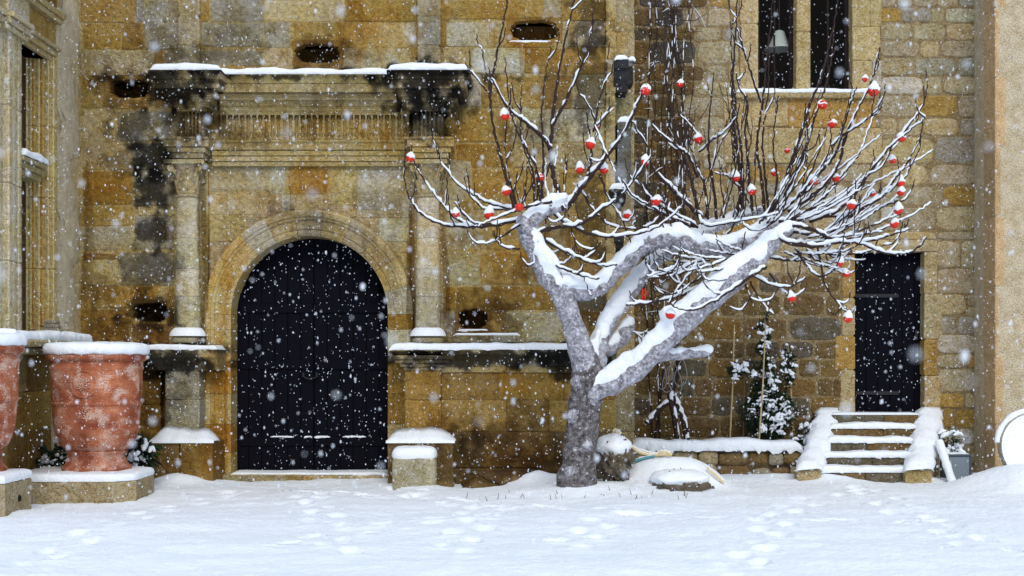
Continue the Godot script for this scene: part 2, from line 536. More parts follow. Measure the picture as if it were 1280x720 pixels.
# ---------- the ground ----------
const GX0 := -7.6
const GX1 := 7.6
const GZ0 := -1.15
const GZ1 := 8.4
const GS := 0.036
var gw := 0
var gh := 0
var heights := PackedFloat32Array()

func ground(x: float, z: float) -> float:
	var i := clampi(int((x - GX0) / GS), 0, gw - 1)
	var j := clampi(int((z - GZ0) / GS), 0, gh - 1)
	return heights[j * gw + i]

func make_ground() -> void:
	gw = int((GX1 - GX0) / GS) + 1
	gh = int((GZ1 - GZ0) / GS) + 1
	heights.resize(gw * gh)
	# x, z, half width, half depth, height, flatness
	var mounds := [[0.85, 1.75, 0.75, 0.5, 0.11, 1.0], [0.35, 0.62, 0.38, 0.30, 0.17, 1.0], [1.3, 0.9, 0.45, 0.6, 0.07, 1.0], [1.9, 0.78, 0.6, 0.6, 0.27, 2.5], [2.0, 1.25, 0.5, 0.4, 0.12, 1.0], [-4.05, 0.75, 0.3, 0.25, 0.14, 1.0],
		[-3.7, 0.5, 0.5, 0.3, 0.05, 1.0], [6.2, 1.25, 0.7, 0.5, 0.30, 1.2], [5.6, 0.95, 0.45, 0.4, 0.10, 1.0], [5.95, 1.6, 0.4, 0.3, 0.08, 1.0], [-1.2, 0.75, 0.35, 0.25, 0.05, 1.0], [-0.5, 0.75, 0.5, 0.3, -0.07, 1.0], [2.9, 0.0, 0.9, 0.4, 0.05, 1.0], [3.9, 0.2, 0.3, 0.35, 0.07, 1.0], [5.0, 0.2, 0.3, 0.3, 0.05, 1.0],
		[4.9, 0.3, 0.5, 0.2, -0.04, 1.0], [-5.0, 1.2, 0.5, 0.5, 0.05, 1.0], [-2.4, 0.2, 0.9, 0.3, 0.02, 1.0]]
	for j in gh:
		for i in gw:
			var x := GX0 + i * GS
			var z := GZ0 + j * GS
			var edge := clampf(minf(minf(x - GX0, GX1 - x), GZ1 - z) * 1.5, 0.0, 1.0)
			var h := nz.get_noise_2d(x * 5.0, z * 6.0) * 0.05 + nz.get_noise_2d(x * 22.0 + 90.0, z * 26.0) * 0.016 + nz.get_noise_2d(x * 75.0 + 40.0, z * 75.0) * 0.006
			for q in mounds:
				var dx: float = (x - q[0]) / q[2]
				var dz: float = (z - q[1]) / q[3]
				var r := dx * dx + dz * dz
				if r < 6.0: h += q[4] * exp(-pow(r, q[5]) * 0.9)
			heights[j * gw + i] = h * edge
	# trodden snow: single prints along several paths, each with a pushed-up rim
	var trails := [[P(30, 720, 7.5), P(90, 668, 5.6), P(190, 640, 3.6), P(300, 606, 1.4)], [P(380, 610, 1.2), P(400, 640, 3.5), P(420, 700, 6.5)], [P(500, 612, 1.0), P(590, 640, 3.5), P(560, 690, 6.4)], [P(900, 720, 7.6), P(950, 680, 6.0), P(980, 640, 3.6), P(1060, 610, 1.2)],
		[P(1080, 612, 1.0), P(1150, 650, 4.2), P(1260, 700, 6.6)], [P(640, 640, 3.6), P(500, 660, 4.8), P(330, 690, 6.0)], [P(300, 612, 1.2), P(450, 622, 1.9), P(620, 634, 2.8), P(860, 650, 4.0), P(1200, 660, 4.4)], [P(760, 650, 4.0), P(700, 690, 6.2)]]
	for tr in trails:
		var pts := curve(tr, 40)
		var run := 0.0
		var nxt := rng.randf_range(0.0, 0.3)
		var sgn := 1.0
		for k in range(1, pts.size()):
			var d: Vector3 = pts[k] - pts[k - 1]
			d.y = 0
			run += d.length()
			if run < nxt: continue
			nxt = run + rng.randf_range(0.26, 0.46)
			sgn = -sgn
			d = d.normalized()
			var sd := Vector3(d.z, 0, -d.x)
			var ct: Vector3 = pts[k] + sd * sgn * rng.randf_range(0.06, 0.16)
			var dep := rng.randf_range(0.02, 0.055)
			var la := rng.randf_range(0.13, 0.19)
			var lb := rng.randf_range(0.065, 0.1)
			for j in range(maxi(0, int((ct.z - 0.4 - GZ0) / GS)), mini(gh, int((ct.z + 0.4 - GZ0) / GS))):
				for i in range(maxi(0, int((ct.x - 0.4 - GX0) / GS)), mini(gw, int((ct.x + 0.4 - GX0) / GS))):
					var p := Vector3(GX0 + i * GS - ct.x, 0, GZ0 + j * GS - ct.z)
					var u := p.dot(d) / la
					var w := p.dot(sd) / lb
					var r := sqrt(u * u + w * w) + nz.get_noise_2d(i * 9.0, j * 9.0) * 0.22
					heights[j * gw + i] += -dep * (1.0 - smoothstep(0.5, 1.2, r)) + dep * 0.3 * exp(-pow((r - 1.3) / 0.25, 2.0))
	var m := M.new()
	var rows := []
	for j in gh:
		var row := PackedVector3Array()
		row.resize(gw)
		for i in gw: row[i] = Vector3(GX0 + i * GS, heights[j * gw + i], GZ0 + j * GS)
		rows.append(row)
	rows.reverse()
	m.grid(rows)
	var e := -0.004
	var bx := GX0 + (gw - 1) * GS
	var bz := GZ0 + (gh - 1) * GS
	m.quad(Vector3(-60, e, 90), Vector3(60, e, 90), Vector3(60, e, bz), Vector3(-60, e, bz))
	m.quad(Vector3(-60, e, bz), Vector3(GX0, e, bz), Vector3(GX0, e, -1.2), Vector3(-60, e, -1.2))
	m.quad(Vector3(bx, e, bz), Vector3(60, e, bz), Vector3(60, e, -1.2), Vector3(bx, e, -1.2))
	var o := part(m, "snow_ground", snow)
	tag(o, "trodden snow covering the castle courtyard", "", "", "structure")

# ---------- masonry ----------
var tones := {}
func tone(t: String) -> Color:
	var c: Color = tones[t]
	var k := rng.randf_range(0.92, 1.08)
	c = c.lerp(tones["greytan"], 0.12)
	return Color(c.r * k, c.g * k * rng.randf_range(0.97, 1.03), c.b * k * rng.randf_range(0.92, 1.08))
func pick(list: Array) -> String: return list[rng.randi() % list.size()]

const FIXED := [   # blocks of the facade that stand out: x0, y0, x1, y1, tone
	[103, 28, 152, 62, "ochre"], [152, 28, 180, 62, "brown"], [180, 28, 224, 62, "grey"], [103, 95, 145, 135, "ochre"], [103, 137, 146, 178, "tan"], [146, 138, 214, 177, "grey"], [103, 178, 165, 213, "tan"], [165, 178, 216, 213, "grey"], [103, 213, 165, 257, "deep"], [165, 213, 220, 257, "grey"],
	[98, 283, 166, 313, "greytan"], [168, 270, 218, 312, "grey"], [150, 316, 218, 357, "grey"], [104, 325, 146, 358, "tan"], [205, 62, 330, 82, "grey"], [180, 0, 224, 28, "grey"], [252, 28, 330, 58, "grey"], [330, 0, 430, 27, "tan"], [430, 0, 522, 27, "ochre"],
	[262, 208, 336, 240, "greytan"], [360, 207, 410, 243, "rust"], [363, 243, 410, 262, "tan"], [410, 207, 446, 256, "tan"], [446, 212, 502, 262, "pale"], [262, 240, 320, 268, "tan"], [565, 0, 655, 24, "ochre"], [558, 28, 612, 58, "pale"], [590, 60, 650, 92, "pale"], [655, 60, 700, 92, "deep"], [553, 92, 602, 133, "pale"], [602, 95, 680, 135, "ochre"],
	[572, 137, 638, 178, "ochre"], [640, 136, 756, 178, "pale"], [570, 180, 640, 210, "deep"], [642, 180, 690, 210, "tan"], [553, 200, 590, 250, "greytan"], [590, 212, 680, 262, "ochre"], [553, 268, 600, 312, "pale"], [600, 268, 660, 312, "tan"], [553, 314, 600, 357, "speckle"], [600, 316, 660, 356, "ochre"], [556, 358, 700, 388, "deep"], [655, 390, 712, 428, "pale"], [550, 390, 572, 428, "pale"], [630, 390, 655, 428, "greytan"]]
const HOLES := [[133, 97, 188, 124], [366, 52, 428, 80], [634, 23, 702, 52], [162, 376, 212, 404], [570, 384, 612, 413]]

func arch_outline(r: float, bottom: float) -> PackedVector2Array:    # in facade metres
	var q := PackedVector2Array()
	q.append(Vector2(fx(387 - r), fy(bottom)))
	for k in 37:
		var a := PI - PI * k / 36.0
		q.append(Vector2(fx(387) + cos(a) * r / 100.0, fy(393) + sin(a) * r / 100.0))
	q.append(Vector2(fx(387 + r), fy(bottom)))
	return q

func make_facade() -> void:
	var t := thing("castle_wall", "tall ochre ashlar castle wall around the arched portal", "wall", Vector3(-2.2, 0, 0))
	# blocks: random rows, with the outstanding blocks and the putlog holes taken out
	var rects := []
	var regions := [[100, 262, [-40, -8, 28, 62, 95, 136, 178, 213, 258, 283, 316, 358, 386, 434]], [262, 512, [-40, -8, 27, 60, 92]], [262, 512, [207, 243, 272, 302, 336, 370, 402, 436, 475, 520, 565, 615]], [512, 757, [-40, -8, 26, 59, 93, 136, 179, 211, 266, 313, 357, 389, 434]], [100, 262, [434, 470, 505, 540, 580, 640]]]
	for g in regions:
		var ys: Array = g[2]
		for r in ys.size() - 1:
			var x: float = g[0]
			while x < g[1]:
				var x2: float = x + rng.randf_range(46, 112)
				if g[1] - x2 < 34: x2 = g[1]
				rects.append([x, ys[r], x2, ys[r + 1], ""])
				x = x2
	var out := []
	for r in rects: 
		var left := [[r[0], r[1], r[2], r[3]]]
		for f in FIXED: left = minus(left, f)
		for f in HOLES: left = minus(left, f)
		for l in left:
			if l[2] - l[0] > 4 and l[3] - l[1] > 4: out.append([l[0], l[1], l[2], l[3], ""])
	for f in FIXED:
		var left := [[f[0], f[1], f[2], f[3]]]
		for h in HOLES: left = minus(left, h)
		for l in left: out.append([l[0], l[1], l[2], l[3], f[4]])
	var arch := arch_outline(116, 660)
	for r in out:
		var m := M.new()
		var w: String = r[4]
		if w == "":
			if r[0] > 255 and r[2] < 520 and r[1] > 200: w = pick(["tan", "pale", "greytan", "tan", "pale"])
			elif r[1] > 430: w = pick(["brown", "deep", "ochre", "damp_shade"])
			elif r[1] < 92 and r[0] < 350: w = pick(["grey", "greytan", "tan", "ochre"])
			elif r[0] > 700: w = pick(["greytan", "speckle", "ochre", "grey"])
			else: w = pick(["ochre", "ochre", "deep", "tan", "brown", "greytan", "ochre"])
		m.col = tone(w)
		var zf := rng.randf_range(-0.005, 0.009)
		if r[0] > 240 and r[2] < 530 and r[1] > 200 and r[3] > 255:
			var q := PackedVector2Array([Vector2(fx(r[0]) + 0.003, fy(r[3]) + 0.003), Vector2(fx(r[2]) - 0.003, fy(r[3]) + 0.003), Vector2(fx(r[2]) - 0.003, fy(r[1]) - 0.003), Vector2(fx(r[0]) + 0.003, fy(r[1]) - 0.003)])
			for piece in Geometry2D.clip_polygons(q, arch):
				if not Geometry2D.is_polygon_clockwise(piece) and piece.size() > 2: m.poly(piece, zf * 0.5, -0.3)
			if m.v.size() == 0: continue
		else:
			m.prism(worn(fx(r[0]), fy(r[3]), fx(r[2]), fy(r[1]), 0.0055, 0.008), zf, -0.3, 0.007)
		part(m, "stone_block", stone, t, true)
	# mortar bed behind the block faces, open at the holes and the portal
	var bed := [[60, -260, 757, 700]]
	for h in HOLES: bed = minus(bed, h)
	bed = minus(bed, [255, 200, 520, 700])
	var m := M.new()
	m.col = lin(206, 186, 140)
	for r in bed: m.box(Vector3(fx(r[0]), fy(r[3]), -0.5), Vector3(fx(r[2]), fy(r[1]), -0.009))
	for piece in Geometry2D.clip_polygons(PackedVector2Array([Vector2(fx(255), fy(700)), Vector2(fx(520), fy(700)), Vector2(fx(520), fy(200)), Vector2(fx(255), fy(200))]), arch_outline(112, 760)):
		m.poly(piece, -0.007, -0.5)
	part(m, "mortar_bed", stone, t, true)
	# putlog holes: real pockets in the wall
	for h in HOLES:
		m = M.new()
		m.col = tone("brown") * 0.8
		var a := Vector3(fx(h[0]), fy(h[3]), -0.42)
		var b := Vector3(fx(h[2]), fy(h[1]), -0.012)
		var s = (h[2] - h[0]) / 100.0 * 0.12
		m.quad(Vector3(a.x + s, a.y, a.z), Vector3(b.x - s, a.y, a.z), Vector3(b.x - s, b.y, a.z), Vector3(a.x + s, b.y, a.z))
		m.quad(Vector3(a.x, a.y, b.z), Vector3(b.x, a.y, b.z), Vector3(b.x - s, a.y + 0.03, a.z), Vector3(a.x + s, a.y + 0.03, a.z))
		m.quad(Vector3(a.x + s, b.y, a.z), Vector3(b.x - s, b.y, a.z), Vector3(b.x, b.y, b.z), Vector3(a.x, b.y, b.z))
		m.quad(Vector3(a.x, a.y, b.z), Vector3(a.x + s, a.y, a.z), Vector3(a.x + s, b.y, a.z), Vector3(a.x, b.y, b.z))
		m.quad(Vector3(b.x - s, a.y, a.z), Vector3(b.x, a.y, b.z), Vector3(b.x, b.y, b.z), Vector3(b.x - s, b.y, a.z))
		var pocket := part(m, "putlog_hole", stone, t, true)
		m = M.new()
		m.col = tone(pick(["ochre", "brown"]))
		var hc := (a + b) / 2.0
		for q in 32:
			var ring := []
			for e in [0, 1]:
				var an = TAU * (q + e) / 32.0
				var cs := Vector2(cos(an), sin(an))
				var big := cs / maxf(absf(cs.x), absf(cs.y)) * Vector2((b.x - a.x) / 2 + 0.012, (b.y - a.y) / 2 + 0.012)
				var sr := pow(pow(absf(cs.x), 2.7) + pow(absf(cs.y), 2.7), -1.0 / 2.7) * (0.86 + 0.16 * nz.get_noise_2d(((q + e) % 32) * 25.0, h[0]))
				var sm := cs * sr * Vector2((b.x - a.x) / 2, (b.y - a.y) / 2)
				ring.append([Vector3(hc.x + big.x, hc.y + big.y, 0.004), Vector3(hc.x + sm.x * 1.03, hc.y + sm.y * 1.03, -0.02), Vector3(hc.x + sm.x * 0.97, hc.y + sm.y * 0.97, -0.16)])
			m.quad(ring[0][0], ring[0][1], ring[1][1], ring[1][0])
			m.quad(ring[0][1], ring[0][2], ring[1][2], ring[1][1])
		part(m, "worn_rim", stone, pocket, true)
		if h[0] == 634 or h[0] == 570:
			m = M.new()
			snow_strip(m, Vector3(a.x + 0.02, a.y, -0.10), Vector3.RIGHT, Vector3.BACK, b.x - a.x - 0.04, 0.1, 0.018, h[0])
			part(m, "snow", snow, pocket)
	# flat pilasters above the portal
	for x in [[224, 251], [522, 551]]:
		var y := [-60, -14, 22, 58, 90]
		for k in 4:
			m = M.new()
			m.col = tone(pick(["greytan", "tan", "grey"]))
			m.prism(worn(fx(x[0]), fy(y[k + 1]), fx(x[1]), fy(y[k]), 0.002, 0.002), 0.075, -0.02, 0.008)
			part(m, "pilaster_stone", stone, t, true)
	# the facade's right-hand edge: two upright strips, the second set back
	var ys := [-60, 40, 118, 205, 300, 392, 470, 540, 640]
	for k in ys.size() - 1:
		m = M.new()
		m.col = tone(pick(["paleochre", "tan", "paleochre"]))
		m.prism(worn(fx(757), fy(ys[k + 1]), fx(769), fy(ys[k]), 0.001, 0.002), 0.05, -0.5, 0.006)
		part(m, "edge_stone", stone, t, true)
		m = M.new()
		m.col = tone(pick(["tan", "greytan", "speckle"]))
		var a := P(768, ys[k + 1], -0.35)
		var b := P(793, ys[k], -0.35)
		m.prism(worn(a.x, a.y, b.x, b.y, 0.001, 0.003), -0.35, -1.2, 0.008)
		part(m, "edge_stone", stone, t, true)
	m = M.new()                                     # the side of the building beyond the edge
	m.col = lin(130, 112, 80)
	m.box(Vector3(fx(740), -0.3, -1.6), Vector3(fx(767), 8.6, -0.52))
	part(m, "return_wall", stone, t, true)
	# black moulded corbels on the edge, with snow on them
	for q in [[768, 74, 786, 112, 0.18], [772, 152, 789, 226, 0.10], [762, 236, 783, 252, 0.22], [768, 296, 780, 318, 0.1]]:
		m = M.new()
		m.col = lin(66, 66, 70) if q[1] != 152 else lin(118, 118, 118)
		var a := P(q[0], q[3], q[4])
		var b := P(q[2], q[1], q[4])
		var hgt: float = b.y - a.y
		var prof := [Vector2(-0.4, a.y), Vector2(q[4] - 0.16, a.y), Vector2(q[4] - 0.10, a.y + hgt * 0.3), Vector2(q[4] - 0.06, a.y + hgt * 0.42), Vector2(q[4] - 0.05, a.y + hgt * 0.66), Vector2(q[4], a.y + hgt * 0.72), Vector2(q[4], b.y), Vector2(-0.4, b.y)]
		if q[1] == 152: prof = [Vector2(-0.4, a.y), Vector2(q[4] - 0.02, a.y), Vector2(q[4] - 0.02, b.y - 0.1), Vector2(q[4], b.y - 0.09), Vector2(q[4], b.y), Vector2(-0.4, b.y)]
		m.mould(prof, a.x, b.x)
		if q[1] == 74: m.bbox(P(782, 106, 0.1) , P(792, 82, 0.1) + Vector3(0, 0, -0.3), 0.02)
		var cb := part(m, "corbel", stone, t)
		if q[1] == 296: continue
		m = M.new()
		snow_strip(m, Vector3(a.x, b.y, q[4] - 0.3), Vector3.RIGHT, Vector3.BACK, b.x - a.x, 0.31, 0.07, int(q[1]))
		if q[1] == 74: snow_strip(m, P(782, 82, -0.2), Vector3.RIGHT, Vector3.BACK, 0.1, 0.31, 0.06, 3)
		part(m, "snow", snow, cb)

func make_portal() -> void:
	var t := thing("stone_portal", "renaissance stone portal with round arch, corinthian columns and fluted frieze", "portal", Vector3(-2.53, 0, 0.1))
	var m := M.new()
	# archivolt and jambs: one moulded stone after another
	var prof := [Vector2(98, -0.42), Vector2(98, 0.02), Vector2(101, 0.045), Vector2(104, 0.045), Vector2(105.5, 0.03), Vector2(107, 0.055), Vector2(117, 0.062), Vector2(118, 0.085), Vector2(121, 0.09), Vector2(122, 0.11), Vector2(127, 0.125), Vector2(130, 0.11), Vector2(131, 0.06), Vector2(131, -0.05)]
	var cx := fx(387)
	var cy := fy(393)
	for k in 11:
		m = M.new()
		m.col = tone(pick(["tan", "pale", "greytan", "paleochre"]))
		var rows := []
		var a0 := PI * k / 11.0 + 0.0016
		var a1 := PI * (k + 1) / 11.0 - 0.0016
		for s in 7:
			var a := lerpf(a0, a1, s / 6.0)
			var row := PackedVector3Array()
			for p in prof: row.append(Vector3(cx + cos(a) * p.x / 100.0, cy + sin(a) * p.x / 100.0, p.y))
			rows.append(row)
		for s in 6:
			for p in prof.size() - 1: m.quad(rows[s][p], rows[s + 1][p], rows[s + 1][p + 1], rows[s][p + 1])
		part(m, "voussoir", stone, t, true)
	var jy := [393, 412, 452, 492, 530, 566, 612]
	for side in [-1.0, 1.0]:
		for k in 6:
			m = M.new()
			m.col = tone(pick(["paleochre", "tan", "rust"]) if side < 0 else pick(["pale", "greytan", "tan", "deep"]))
			var rows := []
			for y in [fy(jy[k]) - 0.002, fy(jy[k + 1]) + 0.002]:
				var row := PackedVector3Array()
				for p in prof: row.append(Vector3(cx + side * p.x / 100.0, y, p.y))
				rows.append(row)
			for p in prof.size() - 1: m.quad(rows[0][p], rows[1][p], rows[1][p + 1], rows[0][p + 1])
			part(m, "jamb_stone", stone, t, true)
	# entablature: architrave of stepped bands, fluted frieze, cornice; breaking forward over the columns
	var segs := [[262, 512, 0.06, "tan"], [206, 262, 0.32, "greytan"], [508, 566, 0.32, "tan"]]
	for s in segs:
		var z: float = s[2]
		var inset := 0.0 if z < 0.1 else 1.0
		var ar := thing_part("architrave", t)
		for b in [[206, 200, 0.0], [200, 193, 0.015], [193, 186, 0.03], [186, 176, 0.05]]:
			m = M.new()
			m.col = tone(s[3])
			var w: float = b[2] * 100.0 * inset
			m.bbox(Vector3(gx(0.2, s[0] + 12 * inset - w * 2.0), gy(0.2, b[0]) + 0.003, -0.05), Vector3(gx(0.2, s[1] - 8 * inset + w * 2.0), gy(0.2, b[1]) - 0.003, z + b[2]), 0.005)
			part(m, "band", stone, ar, true)
		m = M.new()
		m.col = tone(s[3])
		m.mould([Vector2(-0.05, gy(0.2, 177)), Vector2(z + 0.06, gy(0.2, 177)), Vector2(z + 0.075, gy(0.2, 175.5)), Vector2(z + 0.075, gy(0.2, 174)), Vector2(-0.05, gy(0.2, 174))], gx(0.2, s[0] - 2 * inset), gx(0.2, s[1] + 2 * inset))
		part(m, "fillet", stone, ar, true)
	m = M.new()
	m.col = tone("tan")
	m.box(Vector3(gx(0.2, 252), gy(0.2, 174) + 0.001, -0.05), Vector3(gx(0.2, 522), gy(0.2, 134), 0.03))
	part(m, "frieze_ground", stone, t, true)
	for s in [[270, 517, 0.03, 7.6, "tan"], [236, 254, 0.26, 4.6, "grey"], [520, 551, 0.26, 5.2, "grey"]]:
		if s[2] > 0.1:
			m = M.new()
			m.col = tone(s[4])
			m.box(Vector3(gx(0.2, s[0] - 3), gy(0.2, 174) + 0.002, -0.04), Vector3(gx(0.2, s[1] + 3), gy(0.2, 134), s[2]))
			part(m, "frieze_block", stone, t, true)
		var x: float = s[0]
		while x + s[3] * 0.8 < s[1]:                      # the raised fillets between the flutes, round-headed
			m = M.new()
			m.col = tone("tan" if s[2] < 0.1 and x > 300 else "greytan")
			var hw: float = s[3] * 0.23 / 100.0
			var q := PackedVector2Array()
			var xc := gx(0.2, x + s[3] * 0.5)
			q.append(Vector2(xc - hw * 1.6, gy(0.2, 173)))
			q.append(Vector2(xc + hw * 1.6, gy(0.2, 173)))
			q.append(Vector2(xc + hw, gy(0.2, 171)))
			q.append(Vector2(xc + hw, gy(0.2, 142)))
			q.append(Vector2(xc + hw * 2.1, gy(0.2, 138)))
			q.append(Vector2(xc - hw * 2.1, gy(0.2, 138)))
			q.append(Vector2(xc - hw, gy(0.2, 142)))
			q.append(Vector2(xc - hw, gy(0.2, 171)))
			m.prism(q, s[2] + 0.05, s[2] - 0.01, 0.004)
			part(m, "frieze_fillet", stone, t, true)
			x += s[3]
	for s in [[270, 494, 0.05, "tan", 0], [188, 278, 0.30, "greytan", 1], [484, 588, 0.30, "greytan", 1]]:
		var z: float = s[2]
		var co := thing_part("cornice", t)
		# bed mould, dentil band, corona, cyma: each course a stone of its own
		var courses := [[136, 131, 0.03, 0.05, 26], [131, 126, 0.05, 0.09, 22], [126, 119, 0.10, 0.10, 17], [119, 112, 0.11, 0.20, 12], [112, 101, 0.30, 0.30, 5], [101, 91, 0.31, 0.38, 0]]
		for c in courses:
			m = M.new()
			m.col = tone(s[3])
			var a := gy(0.5, c[0]) + 0.002
			var b := gy(0.5, c[1]) - 0.002
			var ins: float = c[4] * s[4]
			m.mould([Vector2(-0.05, a), Vector2(z + c[2], a), Vector2(z + lerpf(c[2], c[3], 0.3), lerpf(a, b, 0.45)), Vector2(z + c[3], lerpf(a, b, 0.8)), Vector2(z + c[3], b), Vector2(-0.05, b)], gx(z + 0.3, s[0] + ins), gx(z + 0.3, s[1] - ins))
			part(m, "course", stone, co, true)
		m = M.new()
		snow_strip(m, Vector3(gx(z + 0.3, s[0]) + 0.01, gy(0.5, 91), z - (0.36 if z > 0.1 else 0.06)), Vector3.RIGHT, Vector3.BACK, gx(z + 0.3, s[1]) - gx(z + 0.3, s[0]) - 0.02, 0.36 + 0.37 if z > 0.1 else 0.42, 0.085, int(s[0]))
		part(m, "snow", snow, co)
	# columns
	for sx in [235.0, 535.0]:
		var ct := P(sx, 400, 0.17)
		var dark := "tan" if sx > 400 else "greytan"
		var dr := [412, 372, 338, 300, 250]
		var col := thing_part("column", t)
		for k in 4:
			m = M.new()
			m.col = tone(pick(["white", "pale", "white"]))
			var rr := []
			for q in 6:
				var py := lerpf(dr[k], dr[k + 1], q / 5.0)
				rr.append(Vector2(0.155 - 0.02 * pow((412.0 - py) / 162.0, 1.6), fy(py) + (0.002 if q == 0 else -0.002 if q == 5 else 0.0)))
			rr.push_front(Vector2(0.145, rr[0].y))
			rr.append(Vector2(0.125, rr[rr.size() - 1].y))
			m.lathe(rr, Vector3(ct.x, 0, 0.17), 28)
			part(m, "drum", stone, col, true)
		m = M.new()
		m.col = tone("grey")
		var by := fy(429)
		m.lathe([Vector2(0.001, by), Vector2(0.2, by), Vector2(0.215, by + 0.025), Vector2(0.205, by + 0.06), Vector2(0.17, by + 0.07), Vector2(0.165, by + 0.095), Vector2(0.185, by + 0.11), Vector2(0.19, by + 0.14), Vector2(0.165, by + 0.165), Vector2(0.14, by + 0.17)], Vector3(ct.x, 0, 0.17), 24)
		part(m, "base", stone, col, true)
		m = M.new()
		m.lathe([Vector2(0.225, by + 0.085), Vector2(0.218, by + 0.115), Vector2(0.2, by + 0.15), Vector2(0.165, by + 0.185), Vector2(0.11, by + 0.2)], Vector3(ct.x, 0, 0.18), 20, 0.95, PI * 1.1, PI * 1.02)
		part(m, "snow", snow, col)
		# corinthian capital: necking, bell, two tiers of curled leaves, corner scrolls, hollow-sided abacus
		m = M.new()
		m.col = tone("greytan")
		var cy0 := fy(250)
		m.lathe([Vector2(0.13, cy0), Vector2(0.155, cy0 + 0.01), Vector2(0.155, cy0 + 0.028), Vector2(0.128, cy0 + 0.04), Vector2(0.132, cy0 + 0.2), Vector2(0.16, cy0 + 0.33), Vector2(0.2, cy0 + 0.4), Vector2(0.2, cy0 + 0.42)], Vector3(ct.x, 0, 0.17), 24)
		part(m, "capital_bell", stone, col, true)
		for tier in 2:
			for k in 8:
				var an := TAU * (k + 0.5 * tier) / 8.0 + 0.2
				var dirv := Vector3(cos(an), 0, sin(an))
				var sv := Vector3(-dirv.z, 0, dirv.x)
				m = M.new()
				m.col = tone("greytan")
				var rows := []
				var y0 := cy0 + 0.045 + tier * 0.06
				for q in [[0.128, 0.0, 0.048], [0.142, 0.06, 0.055], [0.15, 0.12, 0.05], [0.172, 0.165, 0.044], [0.202, 0.18, 0.034], [0.216, 0.162, 0.022], [0.205, 0.142, 0.008]]:
					var row := PackedVector3Array()
					for w in [-1.0, -0.5, 0.0, 0.5, 1.0]:
						row.append(Vector3(ct.x, y0 + q[1] * (1.0 + tier * 0.25), 0.17) + dirv * (q[0] + tier * 0.012 + 0.012 * (1.0 - absf(w)) - 0.006 * absf(w)) + sv * w * q[2] * (1.0 + 0.2 * sin(q[1] * 90.0)))
					rows.append(row)
				m.grid(rows)
				part(m, "acanthus_leaf", stone, col, true)
		for k in 4:
			var an := PI / 4 + PI / 2 * k
			var dirv := Vector3(cos(an), 0, sin(an))
			m = M.new()
			m.col = tone("tan")
			var pts := []
			var rad := []
			for q in 15:
				var f := q / 14.0
				var a := f * 8.5
				var r := 0.05 * (1.0 - f * 0.8)
				pts.append(Vector3(ct.x, cy0 + 0.35, 0.17) + dirv * (0.235 + r * sin(a)) + Vector3.UP * r * cos(a))
				rad.append(0.02 - f * 0.008)
			pts.push_front(Vector3(ct.x, cy0 + 0.24, 0.17) + dirv * 0.15)
			rad.push_front(0.015)
			m.tube(pts, rad, 6)
			part(m, "scroll", stone, col, true)
		m = M.new()
		m.col = tone("greytan")
		var q2 := PackedVector2Array()
		for k in 4:
			var an := PI / 4 + PI / 2 * k
			for w in [-0.07, 0.07]: q2.append(Vector2(cos(an + w), sin(an + w)) * 0.33)
			for w in [0.42, 0.785, 1.15]: q2.append(Vector2(cos(an + w), sin(an + w)) * (0.235 if w != 0.785 else 0.212))
		var mm := M.new()
		mm.col = m.col
		mm.prism(q2, 0.05, 0.0, 0.01)
		for k in mm.v.size():
			mm.v[k] = Vector3(ct.x + mm.v[k].x, cy0 + 0.40 + mm.v[k].z, 0.17 - mm.v[k].y)
			mm.n[k] = Vector3(mm.n[k].x, mm.n[k].z, -mm.n[k].y)
		part(mm, "abacus", stone, col, true)
		# strip of wall that backs the column
		m = M.new()
		m.col = tone("tan")
		m.bbox(Vector3(ct.x - 0.21, fy(430), -0.05), Vector3(ct.x + 0.21, fy(208), 0.03), 0.01)
		part(m, "back_pilaster", stone, col, true)
	# the two pedestals: cap mould, die, sloping plinth with snow
	for s in [[206.0, 249.0, -1.0], [506.0, 551.0, 1.0]]:
		var pd := thing_part("pedestal", t)
		var a := P(s[0], 538, 0.42)
		var b := P(s[1], 462, 0.42)
		for k in 2:
			m = M.new()
			m.col = tone("grey" if s[2] < 0 else pick(["ochre", "deep"]))
			m.prism(worn(a.x, lerpf(a.y, b.y, 0.5 * k), b.x, lerpf(a.y, b.y, 0.5 * k + 0.5), 0.002, 0.004), 0.42, -0.05, 0.01)
			part(m, "die_stone", stone, pd, true)
		m = M.new()
		m.col = tone("grey" if s[2] < 0 else "greytan")
		var yb := P(0, 463, 0.42).y
		var yt := P(0, 437, 0.55).y
		if s[2] < 0:
			m.mould([Vector2(-0.05, yb), Vector2(0.43, yb), Vector2(0.46, yb + 0.05), Vector2(0.53, yb + 0.14), Vector2(0.55, yb + 0.16), Vector2(0.55, yt), Vector2(-0.05, yt)], P(184, 0, 0.5).x, P(272, 0, 0.5).x)
			part(m, "cap_moulding", stone, pd, true)
			m = M.new()
			snow_strip(m, Vector3(P(184, 0, 0.5).x, yt, 0.05), Vector3.RIGHT, Vector3.BACK, P(272, 0, 0.5).x - P(184, 0, 0.5).x, 0.5, 0.06, 77)
			part(m, "snow", snow, pd)
		else:
			var x0 := P(505, 0, 0.42).x
			var x1 := P(552, 0, 0.42).x
			var yc := P(0, 454, 0.45).y
			for q in [[0.0, 0.455], [0.05, 0.48], [0.10, 0.53], [0.15, 0.56]]:
				m.bbox(Vector3(x0 - q[0], yb + q[0] * 0.9, -0.05), Vector3(x1 + q[0], yb + q[0] * 0.9 + 0.047, q[1]), 0.012)
			part(m, "cap_moulding", stone, pd, true)
		# plinth
		var p0 := P(484 if s[2] > 0 else 182, 612, 0.72)
		var p1 := P(567 if s[2] > 0 else 266, 553, 0.72)
		p0.y = -0.15
